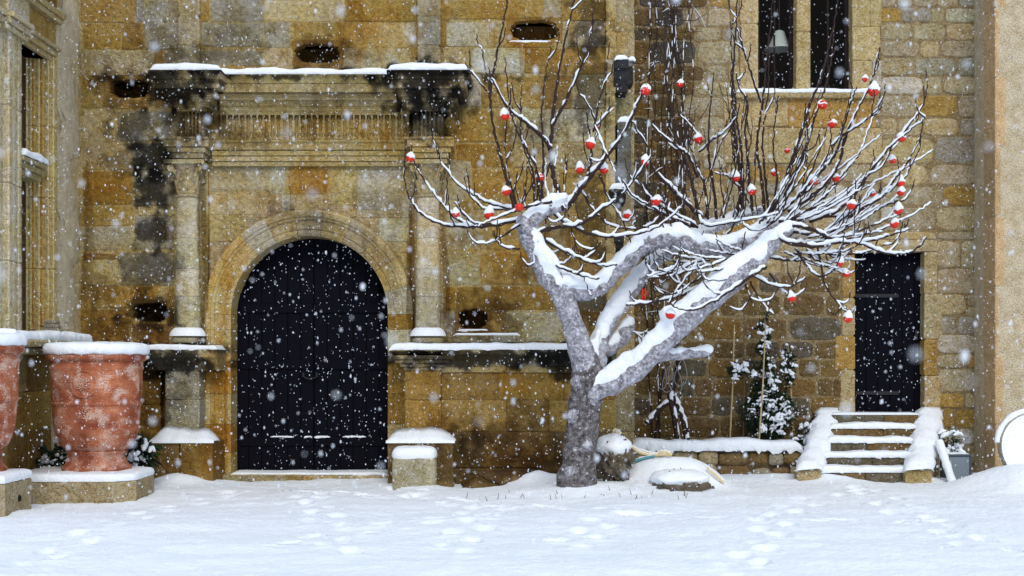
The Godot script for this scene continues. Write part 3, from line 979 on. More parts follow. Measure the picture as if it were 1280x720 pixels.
		for k in 2:
			m = M.new()
			m.col = tone("damp_shade" if s[2] > 0 else "brown")
			m.prism(worn(lerpf(p0.x, p1.x, 0.5 * k), p0.y, lerpf(p0.x, p1.x, 0.5 * k + 0.5), p1.y, 0.003, 0.006), 0.72, -0.05, 0.012)
			part(m, "plinth_stone", stone, pd, true)
		m = M.new()
		var hh := p1.y
		var rows := []
		for k in 15:                                  # sloping bank of snow against the die
			var f := k / 14.0
			var x := lerpf(p0.x - 0.015, p1.x + 0.015, f)
			var e := clampf(minf(f, 1.0 - f) * 6.0, 0.0, 1.0)
			var g := nz.get_noise_1d(x * 45.0 + s[0]) * 0.05
			var row := PackedVector3Array()
			row.append(Vector3(x, hh - 0.003, 0.41))
			row.append(Vector3(x, hh + 0.03 + 0.13 * e + g, 0.42))
			row.append(Vector3(x, hh + 0.03 + 0.08 * e + g, 0.55))
			row.append(Vector3(x, hh + 0.03 + 0.03 * e + g, 0.68))
			row.append(Vector3(x, hh + 0.02, 0.735 + g * 0.5))
			row.append(Vector3(x, hh - 0.008, 0.738 + g * 0.5))
			rows.append(row)
		m.grid(rows)
		part(m, "snow", snow, pd)
	# threshold and the double door in shadow
	m = M.new()
	m.col = tone("greytan")
	var th := P(388, 597, 0.2)
	m.bbox(Vector3(-3.66, -0.2, -0.6), Vector3(-2.6, th.y + 0.03, 0.14), 0.015)
	part(m, "threshold_stone", stone, t, true)
	m = M.new()
	m.col = tone("tan")
	m.bbox(Vector3(-2.594, -0.2, -0.6), Vector3(-1.42, th.y + 0.02, 0.15), 0.015)
	part(m, "threshold_stone", stone, t, true)
	m = M.new()
	snow_strip(m, Vector3(-3.5, th.y + 0.028, -0.3), Vector3.RIGHT, Vector3.BACK, 1.95, 0.42, 0.028, 91)
	part(m, "snow", snow, t)
	for side in [-1.0, 1.0]:
		var door := thing_part("door_leaf", t)
		door.set_meta("label", "dark plank door leaf under the arch")
		for k in 6:
			var xa: float = cx + side * (0.006 + k * 0.166)
			var xb: float = cx + side * (0.006 + k * 0.166 + 0.16)
			var x0 := minf(xa, xb)
			var x1 := maxf(xa, xb)
			var far := maxf(absf(x0 - cx), absf(x1 - cx))
			var y1 := cy + sqrt(maxf(0.0, 1.02 - pow(minf(far, 1.0) , 2.0))) + 0.12
			m = M.new()
			m.bbox(Vector3(x0, fy(597), -0.44), Vector3(x1, y1, -0.37 + rng.randf_range(-0.003, 0.003)), 0.004)
			part(m, "plank", dark_wood, door)
		for y in [462.0, 560.0, 390.0]:
			m = M.new()
			m.bbox(Vector3(cx + side * 0.02 if side > 0 else cx - 0.94, fy(y), -0.38), Vector3(cx + 0.94 if side > 0 else cx - 0.02, fy(y) + 0.12, -0.35), 0.006)
			var rail := part(m, "rail", dark_wood, door)
			if y == 560.0:
				m = M.new()
				for q in ([[-0.55, 0.30], [-0.12, 0.1]] if side < 0 else [[0.01, 0.2], [0.37, 0.3]]):
					snow_strip(m, Vector3(cx + q[0], fy(y) + 0.12, -0.37), Vector3.RIGHT, Vector3.BACK, q[1], 0.036, 0.012, int(y + q[0] * 100))
				part(m, "snow", snow, rail)
		if side < 0:
			m = M.new()
			var pts := []
			var rad := []
			for k in 13:
				var a := PI + PI * k / 12.0
				pts.append(Vector3(cx - 0.04 + cos(a) * 0.085, fy(469) + sin(a) * 0.05, -0.31))
				rad.append(0.009)
			m.tube(pts, rad, 6)
			m.bbox(Vector3(cx - 0.14, fy(472), -0.37), Vector3(cx - 0.11, fy(466), -0.3), 0.005)
			m.bbox(Vector3(cx + 0.03, fy(472), -0.37), Vector3(cx + 0.06, fy(466), -0.3), 0.005)
			part(m, "handle", iron, door)
	m = M.new()
	m.box(Vector3(cx - 1.2, -0.2, -0.5), Vector3(cx + 1.2, 3.3, -0.46))
	part(m, "door_backing", dark_wood, t)

func gx(z: float, px: float) -> float: return P(px, 0, z).x
func gy(z: float, py: float) -> float: return P(0, py, z).y

func thing_part(called: String, parent: Node3D) -> Node3D:     # a part that is made of pieces of its own
	var o := Node3D.new()
	o.name = numbered(parent, called)
	parent.add_child(o)
	o.position = -parent.position
	return o

func make_ledge_wall() -> void:       # the low projecting wall right of the portal, with a snowy coping
	var t := thing("low_ledge_wall", "low ochre wall with dark snow-topped coping between portal and tree", "wall", Vector3(0.1, 0, 0.35))
	var z := 0.36
	var m: M
	var ys := [458, 466, 500, 540, 585, 640]
	for r in ys.size() - 1:
		var x := 551.0
		while x < 770:
			var x2 := minf(x + rng.randf_range(50, 95), 770)
			if 770 - x2 < 30: x2 = 770
			var a := P(x, ys[r + 1], z)
			var b := P(x2, ys[r], z)
			m = M.new()
			m.col = tone(pick(["ochre", "deep", "brown", "ochre"]) if r < 3 else pick(["damp_shade", "brown"])) if r > 0 else tone("tan")
			m.prism(worn(a.x, a.y, b.x, b.y, 0.003, 0.006), z + rng.randf_range(-0.006, 0.008) + (0.03 if r == 0 else 0.0) - (0.0 if r < 4 else -0.04), 0.0, 0.01)
			part(m, "stone_block", stone, t, true)
			x = x2
	m = M.new()
	m.col = lin(160, 132, 84)
	m.box(Vector3(P(551, 0, z).x, -0.3, -0.02), Vector3(P(768, 0, z).x, P(0, 458, z).y, z - 0.016))
	part(m, "mortar_bed", stone, t, true)
	var yt := P(0, 437, 0.55).y
	var yb := P(0, 458, z).y + 0.002
	for s in [[487.0, 553.0], [553.0, 632.0], [632.0, 706.0], [706.0, 771.0]]:
		m = M.new()
		m.col = tone("greytan" if s[0] < 600 else "grey")
		var y0: float = yb if s[0] > 500 else yt - 0.055
		m.mould([Vector2(-0.02, y0), Vector2(z + 0.02, y0), Vector2(z + 0.05, lerpf(y0, yt, 0.3)), Vector2(z + 0.12, lerpf(y0, yt, 0.62)), Vector2(z + 0.19, lerpf(y0, yt, 0.72)), Vector2(z + 0.2, yt), Vector2(-0.02, yt)], P(s[0] + 0.2, 0, 0.5).x, P(s[1] - 0.2, 0, 0.5).x)
		part(m, "coping_stone", stone, t, true)
	m = M.new()
	snow_strip(m, Vector3(P(487, 0, 0.5).x, yt, 0.04), Vector3.RIGHT, Vector3.BACK, P(772, 0, 0.5).x - P(487, 0, 0.5).x, 0.53, 0.085, 5)
	part(m, "snow", snow, t)
	# eroded foot of the wall breaking through the drift
	for q in [[640, 592, 40, 0.55], [606, 603, 30, 0.6], [690, 585, 26, 0.5]]:
		m = M.new()
		m.col = tone("damp_shade")
		var p := P(q[0], q[1], q[3])
		blob(m, p + Vector3(0, -0.1, 0), Vector3(q[2] / 100.0, 0.15, 0.22), 9, 0.5, 40.0, q[0])
		part(m, "foot_stone", stone, t, true)
	# a block of stone with snow lying on the ledge
	var t2 := thing("ledge_slab", "thin snow-dusted slab lying on the ledge against the wall", "slab", P(605, 427, 0.15))
	m = M.new()
	m.col = tone("grey")
	m.bbox(P(568, 428, 0.02) , P(650, 419, 0.25), 0.015)
	part(m, "slab", stone, t2, true)
	m = M.new()
	var sa := P(568, 419.5, 0.03)
	snow_strip(m, sa, Vector3.RIGHT, Vector3.BACK, P(650, 0, 0.25).x - sa.x, 0.2, 0.03, 61)
	part(m, "snow", snow, t2)
	# left ledge run between the corner and the portal
	t = thing("low_ledge_wall", "dark snow-topped ledge between the left corner and the portal", "wall", Vector3(-4.9, 0, 0.3))
	m = M.new()
	m.col = tone("dusk")
	m.mould([Vector2(-0.02, yt - 0.2), Vector2(0.2, yt - 0.2), Vector2(0.22, yt - 0.12), Vector2(0.32, yt - 0.05), Vector2(0.36, yt - 0.04), Vector2(0.36, yt), Vector2(-0.02, yt)], -5.38, P(183.5, 0, 0.5).x)
	part(m, "coping_stone", stone, t, true)
	m = M.new()
	snow_strip(m, Vector3(-5.36, yt, 0.02), Vector3.RIGHT, Vector3.BACK, P(184, 0, 0.5).x + 5.36, 0.36, 0.07, 15)
	part(m, "snow", snow, t)
	for k in 3:
		for j in 3:
			m = M.new()
			m.col = tone(pick(["damp_shade", "brown", "deep"]))
			var xa := lerpf(-5.4, -4.35, k / 3.0)
			m.prism(worn(xa, yt - 0.2 - (j + 1) * 0.48, xa + 0.35, yt - 0.2 - j * 0.48, 0.003, 0.006), 0.16, -0.02, 0.01)
			part(m, "stone_block", stone, t, true)

func make_left_wall() -> void:       # the wing that comes forward on the left, with a cross window
	var X := -5.4
	var t := thing("window_wing", "castle wing with moulded stone cross window at left edge", "wall", Vector3(X - 0.2, 0, 2.5))
	var m := M.new()
	# rough render beside the window
	m.col = lin(222, 202, 160)
	m.box(Vector3(X - 0.5, -0.3, -0.01), Vector3(X - 0.02, 8.4, 1.02))
	part(m, "rendered_strip", render_mat, t)
	for k in 9:                                      # broken patches of thicker render
		m = M.new()
		m.col = lin(226, 212, 184)
		blob(m, Vector3(X - 0.03, 2.2 + k * 0.42, 0.5 + 0.2 * sin(k * 2.1)), Vector3(0.035, 0.38, 0.4), 10, 0.5, 60.0, k * 7.0)
		part(m, "render_patch", render_mat, t)
	# wall masses: below the sill, above the lintel, beyond
	m = M.new()
	m.col = lin(150, 120, 74)
	m.box(Vector3(X - 0.5, -0.3, 1.02), Vector3(X - 0.03, 1.6, 2.9))
	m.box(Vector3(X - 0.5, 5.0, 1.021), Vector3(X - 0.03, 8.4, 2.9))
	m.box(Vector3(X - 0.5, 1.6, 2.62), Vector3(X - 0.03, 5.0, 2.899))
	m.box(Vector3(X - 0.9, 1.5, 1.0), Vector3(X - 0.85, 5.1, 2.85))
	part(m, "mortar_bed", stone, t)
	# dado blocks under the ledge
	for r in 4:
		var z := 1.05
		while z < 2.9:
			var z2 := minf(z + rng.randf_range(0.5, 0.9), 2.91)
			m = M.new()
			m.col = tone(pick(["tan", "greytan", "ochre", "brown"]))
			var mm := M.new()
			mm.col = m.col
			mm.prism(worn(-z2, -0.2 + r * 0.45, -z, 0.25 + r * 0.45, 0.003, 0.006), 0.0, -0.2, 0.01)
			for k in mm.v.size():
				mm.v[k] = Vector3(X + mm.v[k].z, mm.v[k].y, -mm.v[k].x)
				mm.n[k] = Vector3(mm.n[k].z, mm.n[k].y, -mm.n[k].x)
			part(mm, "stone_block", stone, t)
			z = z2
	# ledge with snow
	m = M.new()
	m.col = tone("greytan")
	m.bbox(Vector3(X - 0.1, 1.56, 0.36), Vector3(X + 0.2, 1.64, 2.95), 0.02)
	m.bbox(Vector3(X - 0.1, 1.642, 0.36), Vector3(X + 0.28, 1.72, 3.0), 0.02)
	part(m, "ledge", stone, t)
	m = M.new()
	snow_strip(m, Vector3(X - 0.05, 1.72, 3.0), Vector3(0, 0, -1), Vector3.RIGHT, 2.64, 0.32, 0.10, 44)
	part(m, "snow", snow, t)
	# far jamb: upright mouldings stepping in towards the glass
	for q in [[1.00, 1.12, 0.05, "paleochre"], [1.06, 1.15, 0.0, "tan"], [1.08, 1.18, -0.05, "rust"], [1.10, 1.20, -0.09, "paleochre"], [1.12, 1.225, -0.135, "rust"], [1.13, 1.24, -0.17, "tan"], [1.14, 1.26, -0.21, "paleochre"]]:
		for k in 4:
			m = M.new()
			m.col = tone(q[3])
			m.bbox(Vector3(X + q[2] - 0.06, 1.73 + k * 0.83, q[0] - 0.02), Vector3(X + q[2], 1.728 + (k + 1) * 0.83, q[1]), 0.012)
			part(m, "jamb_moulding", stone, t)
	for k in 3:                                       # its foot blocks
		m = M.new()
		m.col = tone("grey")
		m.bbox(Vector3(X - 0.1, 1.82 + k * 0.05, 0.98 - k * 0.0), Vector3(X + 0.13 - k * 0.025, 1.868 + k * 0.05, 1.19 - k * 0.01), 0.012)
		part(m, "jamb_foot", stone, t)
	# pale mullion and its mouldings
	for q in [[2.05, 2.62, -0.02, "white"], [2.08, 2.18, 0.025, "white"], [2.24, 2.34, 0.03, "white"], [2.40, 2.52, 0.045, "white"]]:
		for k in 4:
			m = M.new()
			m.col = tone(q[3])
			m.bbox(Vector3(X + q[2] - 0.22, 1.73 + k * 0.83, q[0]), Vector3(X + q[2], 1.728 + (k + 1) * 0.83, q[1]), 0.015)
			part(m, "mullion_stone", stone, t)
	# transoms, sloping, with snow
	for z in [[1.26, 2.05]]:
		m = M.new()
		m.col = tone("greytan")
		var a: float = z[0]
		var b: float = z[1]
		m.bbox(Vector3(X - 0.26, 3.56, a), Vector3(X - 0.04, 3.63, b), 0.012)
		m.bbox(Vector3(X - 0.26, 3.632, a), Vector3(X - 0.01, 3.70, b), 0.012)
		m.bbox(Vector3(X - 0.26, 3.702, a), Vector3(X + 0.03, 3.76, b), 0.012)
		var tr := part(m, "transom", stone, t)
		m = M.new()
		snow_strip(m, Vector3(X - 0.22, 3.76, b), Vector3(0, 0, -1), Vector3.RIGHT, b - a, 0.27, 0.075, int(a * 10))
		part(m, "snow", snow, tr)
	# panes
	for q in [[1.2, 2.1, 1.75, 3.58], [1.2, 2.1, 3.7, 5.0]]:
		m = M.new()
		var mid: float = (q[0] + q[1]) / 2.0
		m.quad(Vector3(X - 0.235, q[2], q[1]), Vector3(X - 0.235, q[2], q[0]), Vector3(X - 0.235, q[3], q[0]), Vector3(X - 0.235, q[3], q[1]))
		var pane := part(m, "pane", glass, t)
		m = M.new()
		m.col = lin(84, 66, 44)
		for zz in [q[0] + 0.05, mid, q[1] - 0.05]: m.bbox(Vector3(X - 0.26, q[2], zz - 0.02), Vector3(X - 0.225, q[3], zz + 0.02), 0.005)
		for f in [0.0, 0.33, 0.66, 1.0]: m.bbox(Vector3(X - 0.258, lerpf(q[2], q[3], f) - 0.02, q[0]), Vector3(X - 0.227, lerpf(q[2], q[3], f) + 0.02, q[1]), 0.005)
		part(m, "glazing_bars", plain, pane)
	m = M.new()
	m.col = lin(92, 66, 38)
	m.box(Vector3(X - 0.62, 1.7, 1.1), Vector3(X - 0.6, 5.1, 2.8))
	part(m, "shutter", plain, t)
	# head of the window: lintel bands, panel, crowning cornice
	for q in [[5.0, 5.06, 0.02, "tan"], [5.062, 5.13, 0.05, "paleochre"], [5.132, 5.18, 0.09, "tan"], [5.182, 5.45, 0.03, "ochre"], [5.452, 5.51, 0.10, "tan"], [5.512, 5.58, 0.13, "paleochre"], [5.582, 5.80, 0.04, "deep"], [5.802, 5.86, 0.20, "greytan"], [5.862, 5.95, 0.30, "grey"], [5.952, 6.02, 0.36, "grey"]]:
		var z = 1.0 - q[2] * 0.7
		for z2 in [2.02, 2.66, 2.96]:
			m = M.new()
			m.col = tone(q[3] if z2 < 2.5 else "white")
			var outw: float = q[2] + (0.06 if z2 == 2.66 else 0.0)
			m.bbox(Vector3(X - 0.25, q[0], z), Vector3(X + outw, q[1], z2), 0.012)
			part(m, "head_moulding", stone, t)
			z = z2 + 0.001

# ---------- right-hand wall ----------
const RZ := -1.0
func stone_field(t: Node3D, rects: Array, zf: float, names: String, mt: Material, count_max: int, shade: Callable) -> void:
	# irregular stones in uneven courses; rects in picture points at depth zf
	var list := []
	for r in rects:
		var y: float = r[1]
		while y < r[3]:
			var hh := rng.randf_range(17, 36)
			var y2 := minf(y + hh, r[3])
			if r[3] - y2 < 9: y2 = r[3]
			var x: float = r[0]
			while x < r[2]:
				var x2: float = minf(x + rng.randf_range(0.8, 2.4) * hh, r[2])
				if r[2] - x2 < 10: x2 = r[2]
				if y2 - y > 26 and rng.randf() < 0.3 and x2 - x < 44:      # two thin stones in the height of one
					var ym := y + (y2 - y) * rng.randf_range(0.4, 0.6)
					list.append([x, y, x2, ym])
					list.append([x, ym, x2, y2])
				else: list.append([x, y, x2, y2])
				x = x2
			y = y2
	list.sort_custom(func(p, q): return (p[2] - p[0]) * (p[3] - p[1]) > (q[2] - q[0]) * (q[3] - q[1]))
	var rest := M.new()
	for k in list.size():
		var l: Array = list[k]
		var m := M.new() if k < count_max else rest
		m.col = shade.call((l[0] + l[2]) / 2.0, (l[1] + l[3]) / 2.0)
		var a := P(l[0], l[3], zf)
		var b := P(l[2], l[1], zf)
		var q := PackedVector2Array()
		var cx := (a.x + b.x) / 2.0
		var cy := (a.y + b.y) / 2.0
		var hw := (b.x - a.x) / 2.0 - 0.006
		var hh := (b.y - a.y) / 2.0 - 0.006
		var nn := 11
		var ph := rng.randf() * TAU
		for i in nn:                                    # superellipse with knocked-off corners
			var an := ph + TAU * i / nn
			var c := cos(an)
			var s := sin(an)
			var pw := rng.randf_range(0.34, 0.62)
			q.append(Vector2(cx + signf(c) * pow(absf(c), pw) * hw * rng.randf_range(0.92, 1.03), cy + signf(s) * pow(absf(s), pw) * hh * rng.randf_range(0.9, 1.03)))
		m.prism(q, zf + rng.randf_range(-0.008, 0.012), zf - 0.15, rng.randf_range(0.008, 0.014), rng.randf_range(0.0, 0.010))
		if k < count_max: part(m, names, mt, t)
	if rest.v.size() > 0:
		var o := part(rest, "small_stones", mt, t)
		o.set_meta("kind", "stuff")

func make_right_wall() -> void:
	var t := thing("rubble_wall", "ochre rubble stone wall with mullioned window and low dark doorway", "wall", Vector3(4.0, 0, RZ))
	var m: M
	var holes := [[925, -60, 1100, 205], [1057, 300, 1167, 520]]
	var rects := []
	# split the field round the window surround and the door surround
	for r in [[772, -60, 925, 120], [1100, -60, 1222, 205], [772, 120, 908, 300], [1100, 205, 1222, 300], [908, 205, 1100, 300], [772, 300, 1052, 600], [1170, 300, 1222, 600], [1052, 520, 1170, 600]]: rects.append(r)
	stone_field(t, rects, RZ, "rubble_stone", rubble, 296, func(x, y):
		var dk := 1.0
		if x < 866 and y < 320: return tone(pick(["brown", "damp_shade", "dusk", "damp_shade"])) * 0.7
		if y > 350 and x < 1048: return tone(pick(["damp_shade", "brown", "dusk", "damp_shade", "dusk"])) * 0.85  # shade behind the tree is painted into these stones, along with dirt
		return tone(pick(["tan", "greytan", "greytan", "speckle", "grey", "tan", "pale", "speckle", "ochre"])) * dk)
	# window surround: dressed stones
	for q in [[905, 120, 985, 158, "paleochre"], [985, 120, 1095, 160, "rust"], [905, 158, 960, 204, "tan"], [960, 160, 1030, 204, "paleochre"], [1030, 160, 1102, 204, "paleochre"], [925, -60, 948, 30, "paleochre"], [925, 30, 948, 112, "tan"], [1065, -60, 1088, 34, "paleochre"], [1065, 34, 1100, 76, "paleochre"], [1065, 76, 1090, 112, "paleochre"], [1088, -60, 1102, 34, "tan"], [1090, 76, 1102, 112, "pale"], [995, -60, 1013, 40, "paleochre"], [995, 40, 1013, 112, "tan"]]:
		m = M.new()
		m.col = tone(q[4])
		var a := P(q[0], q[3], RZ)
		var b := P(q[2], q[1], RZ)
		m.prism(worn(a.x, a.y, b.x, b.y, 0.002, 0.004), RZ + 0.012 + rng.randf_range(0, 0.008), RZ - 0.3, 0.012)
		part(m, "dressed_stone", rubble, t)
	m = M.new()
	m.col = tone("tan")
	var a := P(920, 122, RZ + 0.1)
	var b := P(1094, 115, RZ + 0.1)
	m.bbox(Vector3(a.x, a.y, RZ - 0.3), Vector3(b.x, b.y, RZ + 0.1), 0.012)
	var sill := part(m, "window_sill", rubble, t)
	m = M.new()
	snow_strip(m, Vector3(a.x, b.y, RZ - 0.12), Vector3.RIGHT, Vector3.BACK, b.x - a.x, 0.23, 0.055, 33)
	part(m, "snow", snow, sill)
	# windows: panes set back in a dark room
	for q in [[948, 995], [1013, 1065]]:
		var w0 := P(q[0], 115, RZ)
		var w1 := P(q[1], -60, RZ)
		m = M.new()
		m.quad(Vector3(w0.x, w0.y, RZ - 0.2), Vector3(w1.x, w0.y, RZ - 0.2), Vector3(w1.x, w1.y, RZ - 0.2), Vector3(w0.x, w1.y, RZ - 0.2))
		var pane := part(m, "pane", glass, t)
		m = M.new()
		m.col = lin(42, 32, 30)
		m.bbox(Vector3(w0.x, w0.y, RZ - 0.25), Vector3(w0.x + 0.05, w1.y, RZ - 0.185), 0.006)
		m.bbox(Vector3(w1.x - 0.05, w0.y, RZ - 0.25), Vector3(w1.x, w1.y, RZ - 0.185), 0.006)
		m.bbox(Vector3(w0.x + 0.05, w0.y, RZ - 0.25), Vector3(w1.x - 0.05, w0.y + 0.06, RZ - 0.185), 0.006)
		m.bbox(Vector3((w0.x + w1.x) / 2 - 0.012, w0.y + 0.06, RZ - 0.22), Vector3((w0.x + w1.x) / 2 + 0.012, w1.y, RZ - 0.19), 0.004)
		part(m, "casement_frame", plain, pane)
	m = M.new()
	m.col = lin(104, 84, 64)
	m.box(Vector3(1.8, 3.3, RZ - 5.2), Vector3(6.1, 7.0, RZ - 5.1))
	m.box(Vector3(1.7, 3.3, RZ - 5.1), Vector3(1.8, 7.0, RZ - 0.3))
	m.box(Vector3(6.1, 3.3, RZ - 5.1), Vector3(6.2, 7.0, RZ - 0.3))
	m.box(Vector3(1.8, 3.2, RZ - 5.1), Vector3(6.1, 3.3, RZ - 0.3))
	m.box(Vector3(1.8, 7.0, RZ - 5.1), Vector3(6.1, 7.1, RZ - 0.3))
	part(m, "room", plain, t)
	# door surround
	for q in [[1052, 300, 1112, 315, "tan"], [1112, 300, 1172, 315, "greytan"], [1052, 315, 1069, 372, "ochre"], [1052, 372, 1069, 420, "tan"], [1044, 420, 1069, 462, "rust"], [1050, 462, 1069, 520, "tan"], [1155, 315, 1172, 368, "tan"], [1155, 368, 1178, 424, "greytan"], [1155, 424, 1172, 470, "ochre"], [1155, 470, 1176, 520, "tan"]]:
		m = M.new()
		m.col = tone(q[4])
		a = P(q[0], q[3], RZ)
		b = P(q[2], q[1], RZ)
		m.prism(worn(a.x, a.y, b.x, b.y, 0.003, 0.005), RZ + 0.012, RZ - 0.3, 0.012)
		part(m, "dressed_stone", rubble, t)
	# door: dark boards
	a = P(1067, 517, RZ - 0.18)
	b = P(1158, 312, RZ - 0.18)
	var door := thing_part("door", t)
	door.set_meta("label", "narrow dark plank door at the top of the steps")
	for k in 6:
		m = M.new()
		m.bbox(Vector3(lerpf(a.x, b.x, k / 6.0) + 0.002, a.y, RZ - 0.24), Vector3(lerpf(a.x, b.x, (k + 1) / 6.0) - 0.002, b.y, RZ - 0.18 + rng.randf_range(-0.004, 0.004)), 0.007)
		part(m, "plank", dark_wood, door)
	for y in [0.25, 1.55]:
		m = M.new()
		m.bbox(Vector3(a.x + 0.02, a.y + y, RZ - 0.178), Vector3(a.x + 0.6, a.y + y + 0.05, RZ - 0.165), 0.004)
		part(m, "hinge_strap", iron, door)
	m = M.new()
	m.bbox(Vector3(b.x - 0.16, a.y + 0.98, RZ - 0.18), Vector3(b.x - 0.12, a.y + 1.12, RZ - 0.14), 0.008)
	part(m, "handle", iron, door)
	# mortar bed
	m = M.new()
	m.col = lin(172, 154, 120)
	var bed := [[740, -260, 1240, 660]]
	bed = minus(bed, [946, -60, 1067, 117])
	bed = minus(bed, [1067, 314, 1157, 519])
	for r in bed:
		a = P(r[0], r[3], RZ)
		b = P(r[2], r[1], RZ)
		m.box(Vector3(a.x, a.y, RZ - 0.3), Vector3(b.x, b.y, RZ - 0.010))
	part(m, "mortar_bed", rubble, t)
	m = M.new()
	a = P(1060, 522, RZ)
	b = P(1164, 308, RZ)
	m.box(Vector3(a.x, a.y, RZ - 0.4), Vector3(b.x, b.y, RZ - 0.31))
	part(m, "door_backing", dark_wood, t)
	# a lamp hanging inside the window
	var l := thing("hanging_lamp", "pale bell-shaped lamp shade hanging behind the left window pane", "lamp", P(974, 62, RZ - 0.55))
	m = M.new()
	m.col = lin(196, 206, 200)
	var c := P(974, 62, RZ - 0.45)
	m.lathe([Vector2(0.03, 0.26), Vector2(0.07, 0.24), Vector2(0.1, 0.15), Vector2(0.14, 0.06), Vector2(0.21, 0.0), Vector2(0.2, 0.0), Vector2(0.13, 0.06), Vector2(0.09, 0.15)], c, 24)
	part(m, "lamp_shade", plain, l)
	m = M.new()
	m.col = lin(60, 60, 60)
	m.tube([c + Vector3(0, 0.25, 0), c + Vector3(0, 1.2, 0)], [0.008, 0.008], 6)
	part(m, "cord", plain, l)
	# rendered buttress on the far right
	t = thing("rendered_wall", "pale rough-rendered wall with pinkish corner at the right edge", "wall", Vector3(7.5, 0, 0))
	var bx := P(1218, 0, RZ).x
	m = M.new()
	m.col = lin(214, 198, 170)
	m.box(Vector3(bx, -0.3, RZ - 0.3), Vector3(12.0, 8.4, -0.2))
	part(m, "render", render_mat, t)
	for k in 8:                                         # pinkish corner stones showing through
		m = M.new()
		m.col = lin(214, 182, 140) * rng.randf_range(0.88, 1.1)
		m.bbox(Vector3(bx - 0.012, -0.2 + k * 0.88, -0.6), Vector3(bx + rng.randf_range(0.02, 0.16), 0.67 + k * 0.88, -0.192), 0.012)
		part(m, "corner_stone", render_mat, t)

func make_steps() -> void:
	# steps up to the small door: they run askew, so each course is set a little further left
	var t := thing("stone_steps", "snow-covered stone steps with low side walls below the narrow door", "steps", Vector3(4.7, 0, -0.4))
	var sk := func(z: float): return -0.41 * (z - RZ)
	var yd := P(0, 516, RZ).y
	var x0 := P(1046, 0, RZ).x
	var x1 := P(1152, 0, RZ).x
	var n := 5
	var m: M
	for k in n:
		var zf: float = RZ + 0.34 + k * 0.235
		var top := yd - 0.01 - k * 0.168
		var dx: float = sk.call(zf)
		m = M.new()
		m.col = tone(pick(["dusk", "damp_shade", "dusk"]))
		var xm := lerpf(x0, x1, rng.randf_range(0.35, 0.65)) + dx
		m.bbox(Vector3(x0 + dx, top - 0.17, zf - 0.34), Vector3(xm - 0.003, top, zf), 0.018)
		var st := part(m, "step_stone", rubble, t)
		m = M.new()
		m.col = tone(pick(["dusk", "damp_shade", "dusk"]))
		m.bbox(Vector3(xm + 0.003, top - 0.17, zf - 0.34), Vector3(x1 + dx, top - 0.004, zf), 0.018)
		part(m, "step_stone", rubble, t)
		m = M.new()
		if k == 0: snow_strip(m, Vector3(x0 + dx, top, RZ), Vector3.RIGHT, Vector3.BACK, x1 - x0, 0.34, 0.022, 71, 0.01)
		else: snow_strip(m, Vector3(x0 + dx, top, zf - 0.24), Vector3.RIGHT, Vector3.BACK, x1 - x0, 0.26, 0.075, 71 + k * 3, 0.03)
		part(m, "snow", snow, st)
	m = M.new()
	m.col = lin(110, 92, 62)
	m.poly(PackedVector2Array([Vector2(x0, -0.2), Vector2(x1, -0.2), Vector2(x1, yd - 0.2), Vector2(x0, yd - 0.2)]), RZ + 0.2, RZ)
	part(m, "core", rubble, t)
	for s in [[-0.22, 0.02, 1.0], [-0.02, 0.25, -1.0]]:
		var bx0: float = (x0 if s[2] > 0 else x1) + s[0]
		var bx1: float = (x0 if s[2] > 0 else x1) + s[1]
		var side := thing_part("side_wall", t)
		var run := 1.28
		m = M.new()
		m.col = tone("greytan")
		var rows := []
		for k in 9:
			var f := k / 8.0
			var z: float = RZ + run * f
			var dx: float = sk.call(z)
			var top := lerpf(yd + 0.02, 0.14, f)
			rows.append(PackedVector3Array([Vector3(bx0 + dx, -0.2, z), Vector3(bx0 + dx, top, z), Vector3(bx1 + dx, top, z), Vector3(bx1 + dx, -0.2, z)]))
		for k in 8:
			for j in 3: m.quad(rows[k][j], rows[k + 1][j], rows[k + 1][j + 1], rows[k][j + 1])
		m.quad(rows[8][0], rows[8][3], rows[8][2], rows[8][1])
		part(m, "core", rubble, side)
		m = M.new()                                   # end stone
		m.col = tone("tan")
		var dxe: float = sk.call(RZ + run + 0.1)
		m.bbox(Vector3(bx0 + dxe - 0.03, -0.15, RZ + run - 0.1), Vector3(bx1 + dxe + 0.02, 0.19, RZ + run + 0.14), 0.03)
		part(m, "end_stone", rubble, side)
		m = M.new()                                   # thick snow down the slope
		rows = []
		for k in 25:
			var f := k / 24.0
			var z: float = RZ + 0.02 + (run + 0.16) * f
			var dx: float = sk.call(z)
			var top := lerpf(yd + 0.02, 0.17, minf(f * 1.12, 1.0))
			var e := sqrt(clampf(minf(f * 10.0, (1.0 - f) * 8.0), 0.0, 1.0))
			var g := nz.get_noise_2d(f * 90.0, s[2] * 40.0)
			var h := (0.10 + g * 0.035) * e + 0.01
			var row := PackedVector3Array()
			var w0 := bx0 + dx - 0.02
			var w1 := bx1 + dx + 0.02
			for q in [[0.0, -0.5], [-0.08, 0.0], [-0.03, 0.45], [0.1, 0.82], [0.33, 1.1], [0.67, 1.1], [0.9, 0.82], [1.03, 0.45], [1.08, 0.0], [1.0, -0.5]]:
				row.append(Vector3(lerpf(w0, w1, q[0]) + nz.get_noise_2d(f * 110.0, q[0] * 50.0) * 0.06, top + h * q[1] + nz.get_noise_2d(f * 120.0 + 50.0, q[0] * 60.0) * 0.05, z))
			rows.append(row)
		m.grid(rows)
		var r0: PackedVector3Array = rows[24]
		for k in range(1, r0.size() - 1): m.tri(r0[0], r0[k], r0[k + 1])
		part(m, "snow", snow, side)

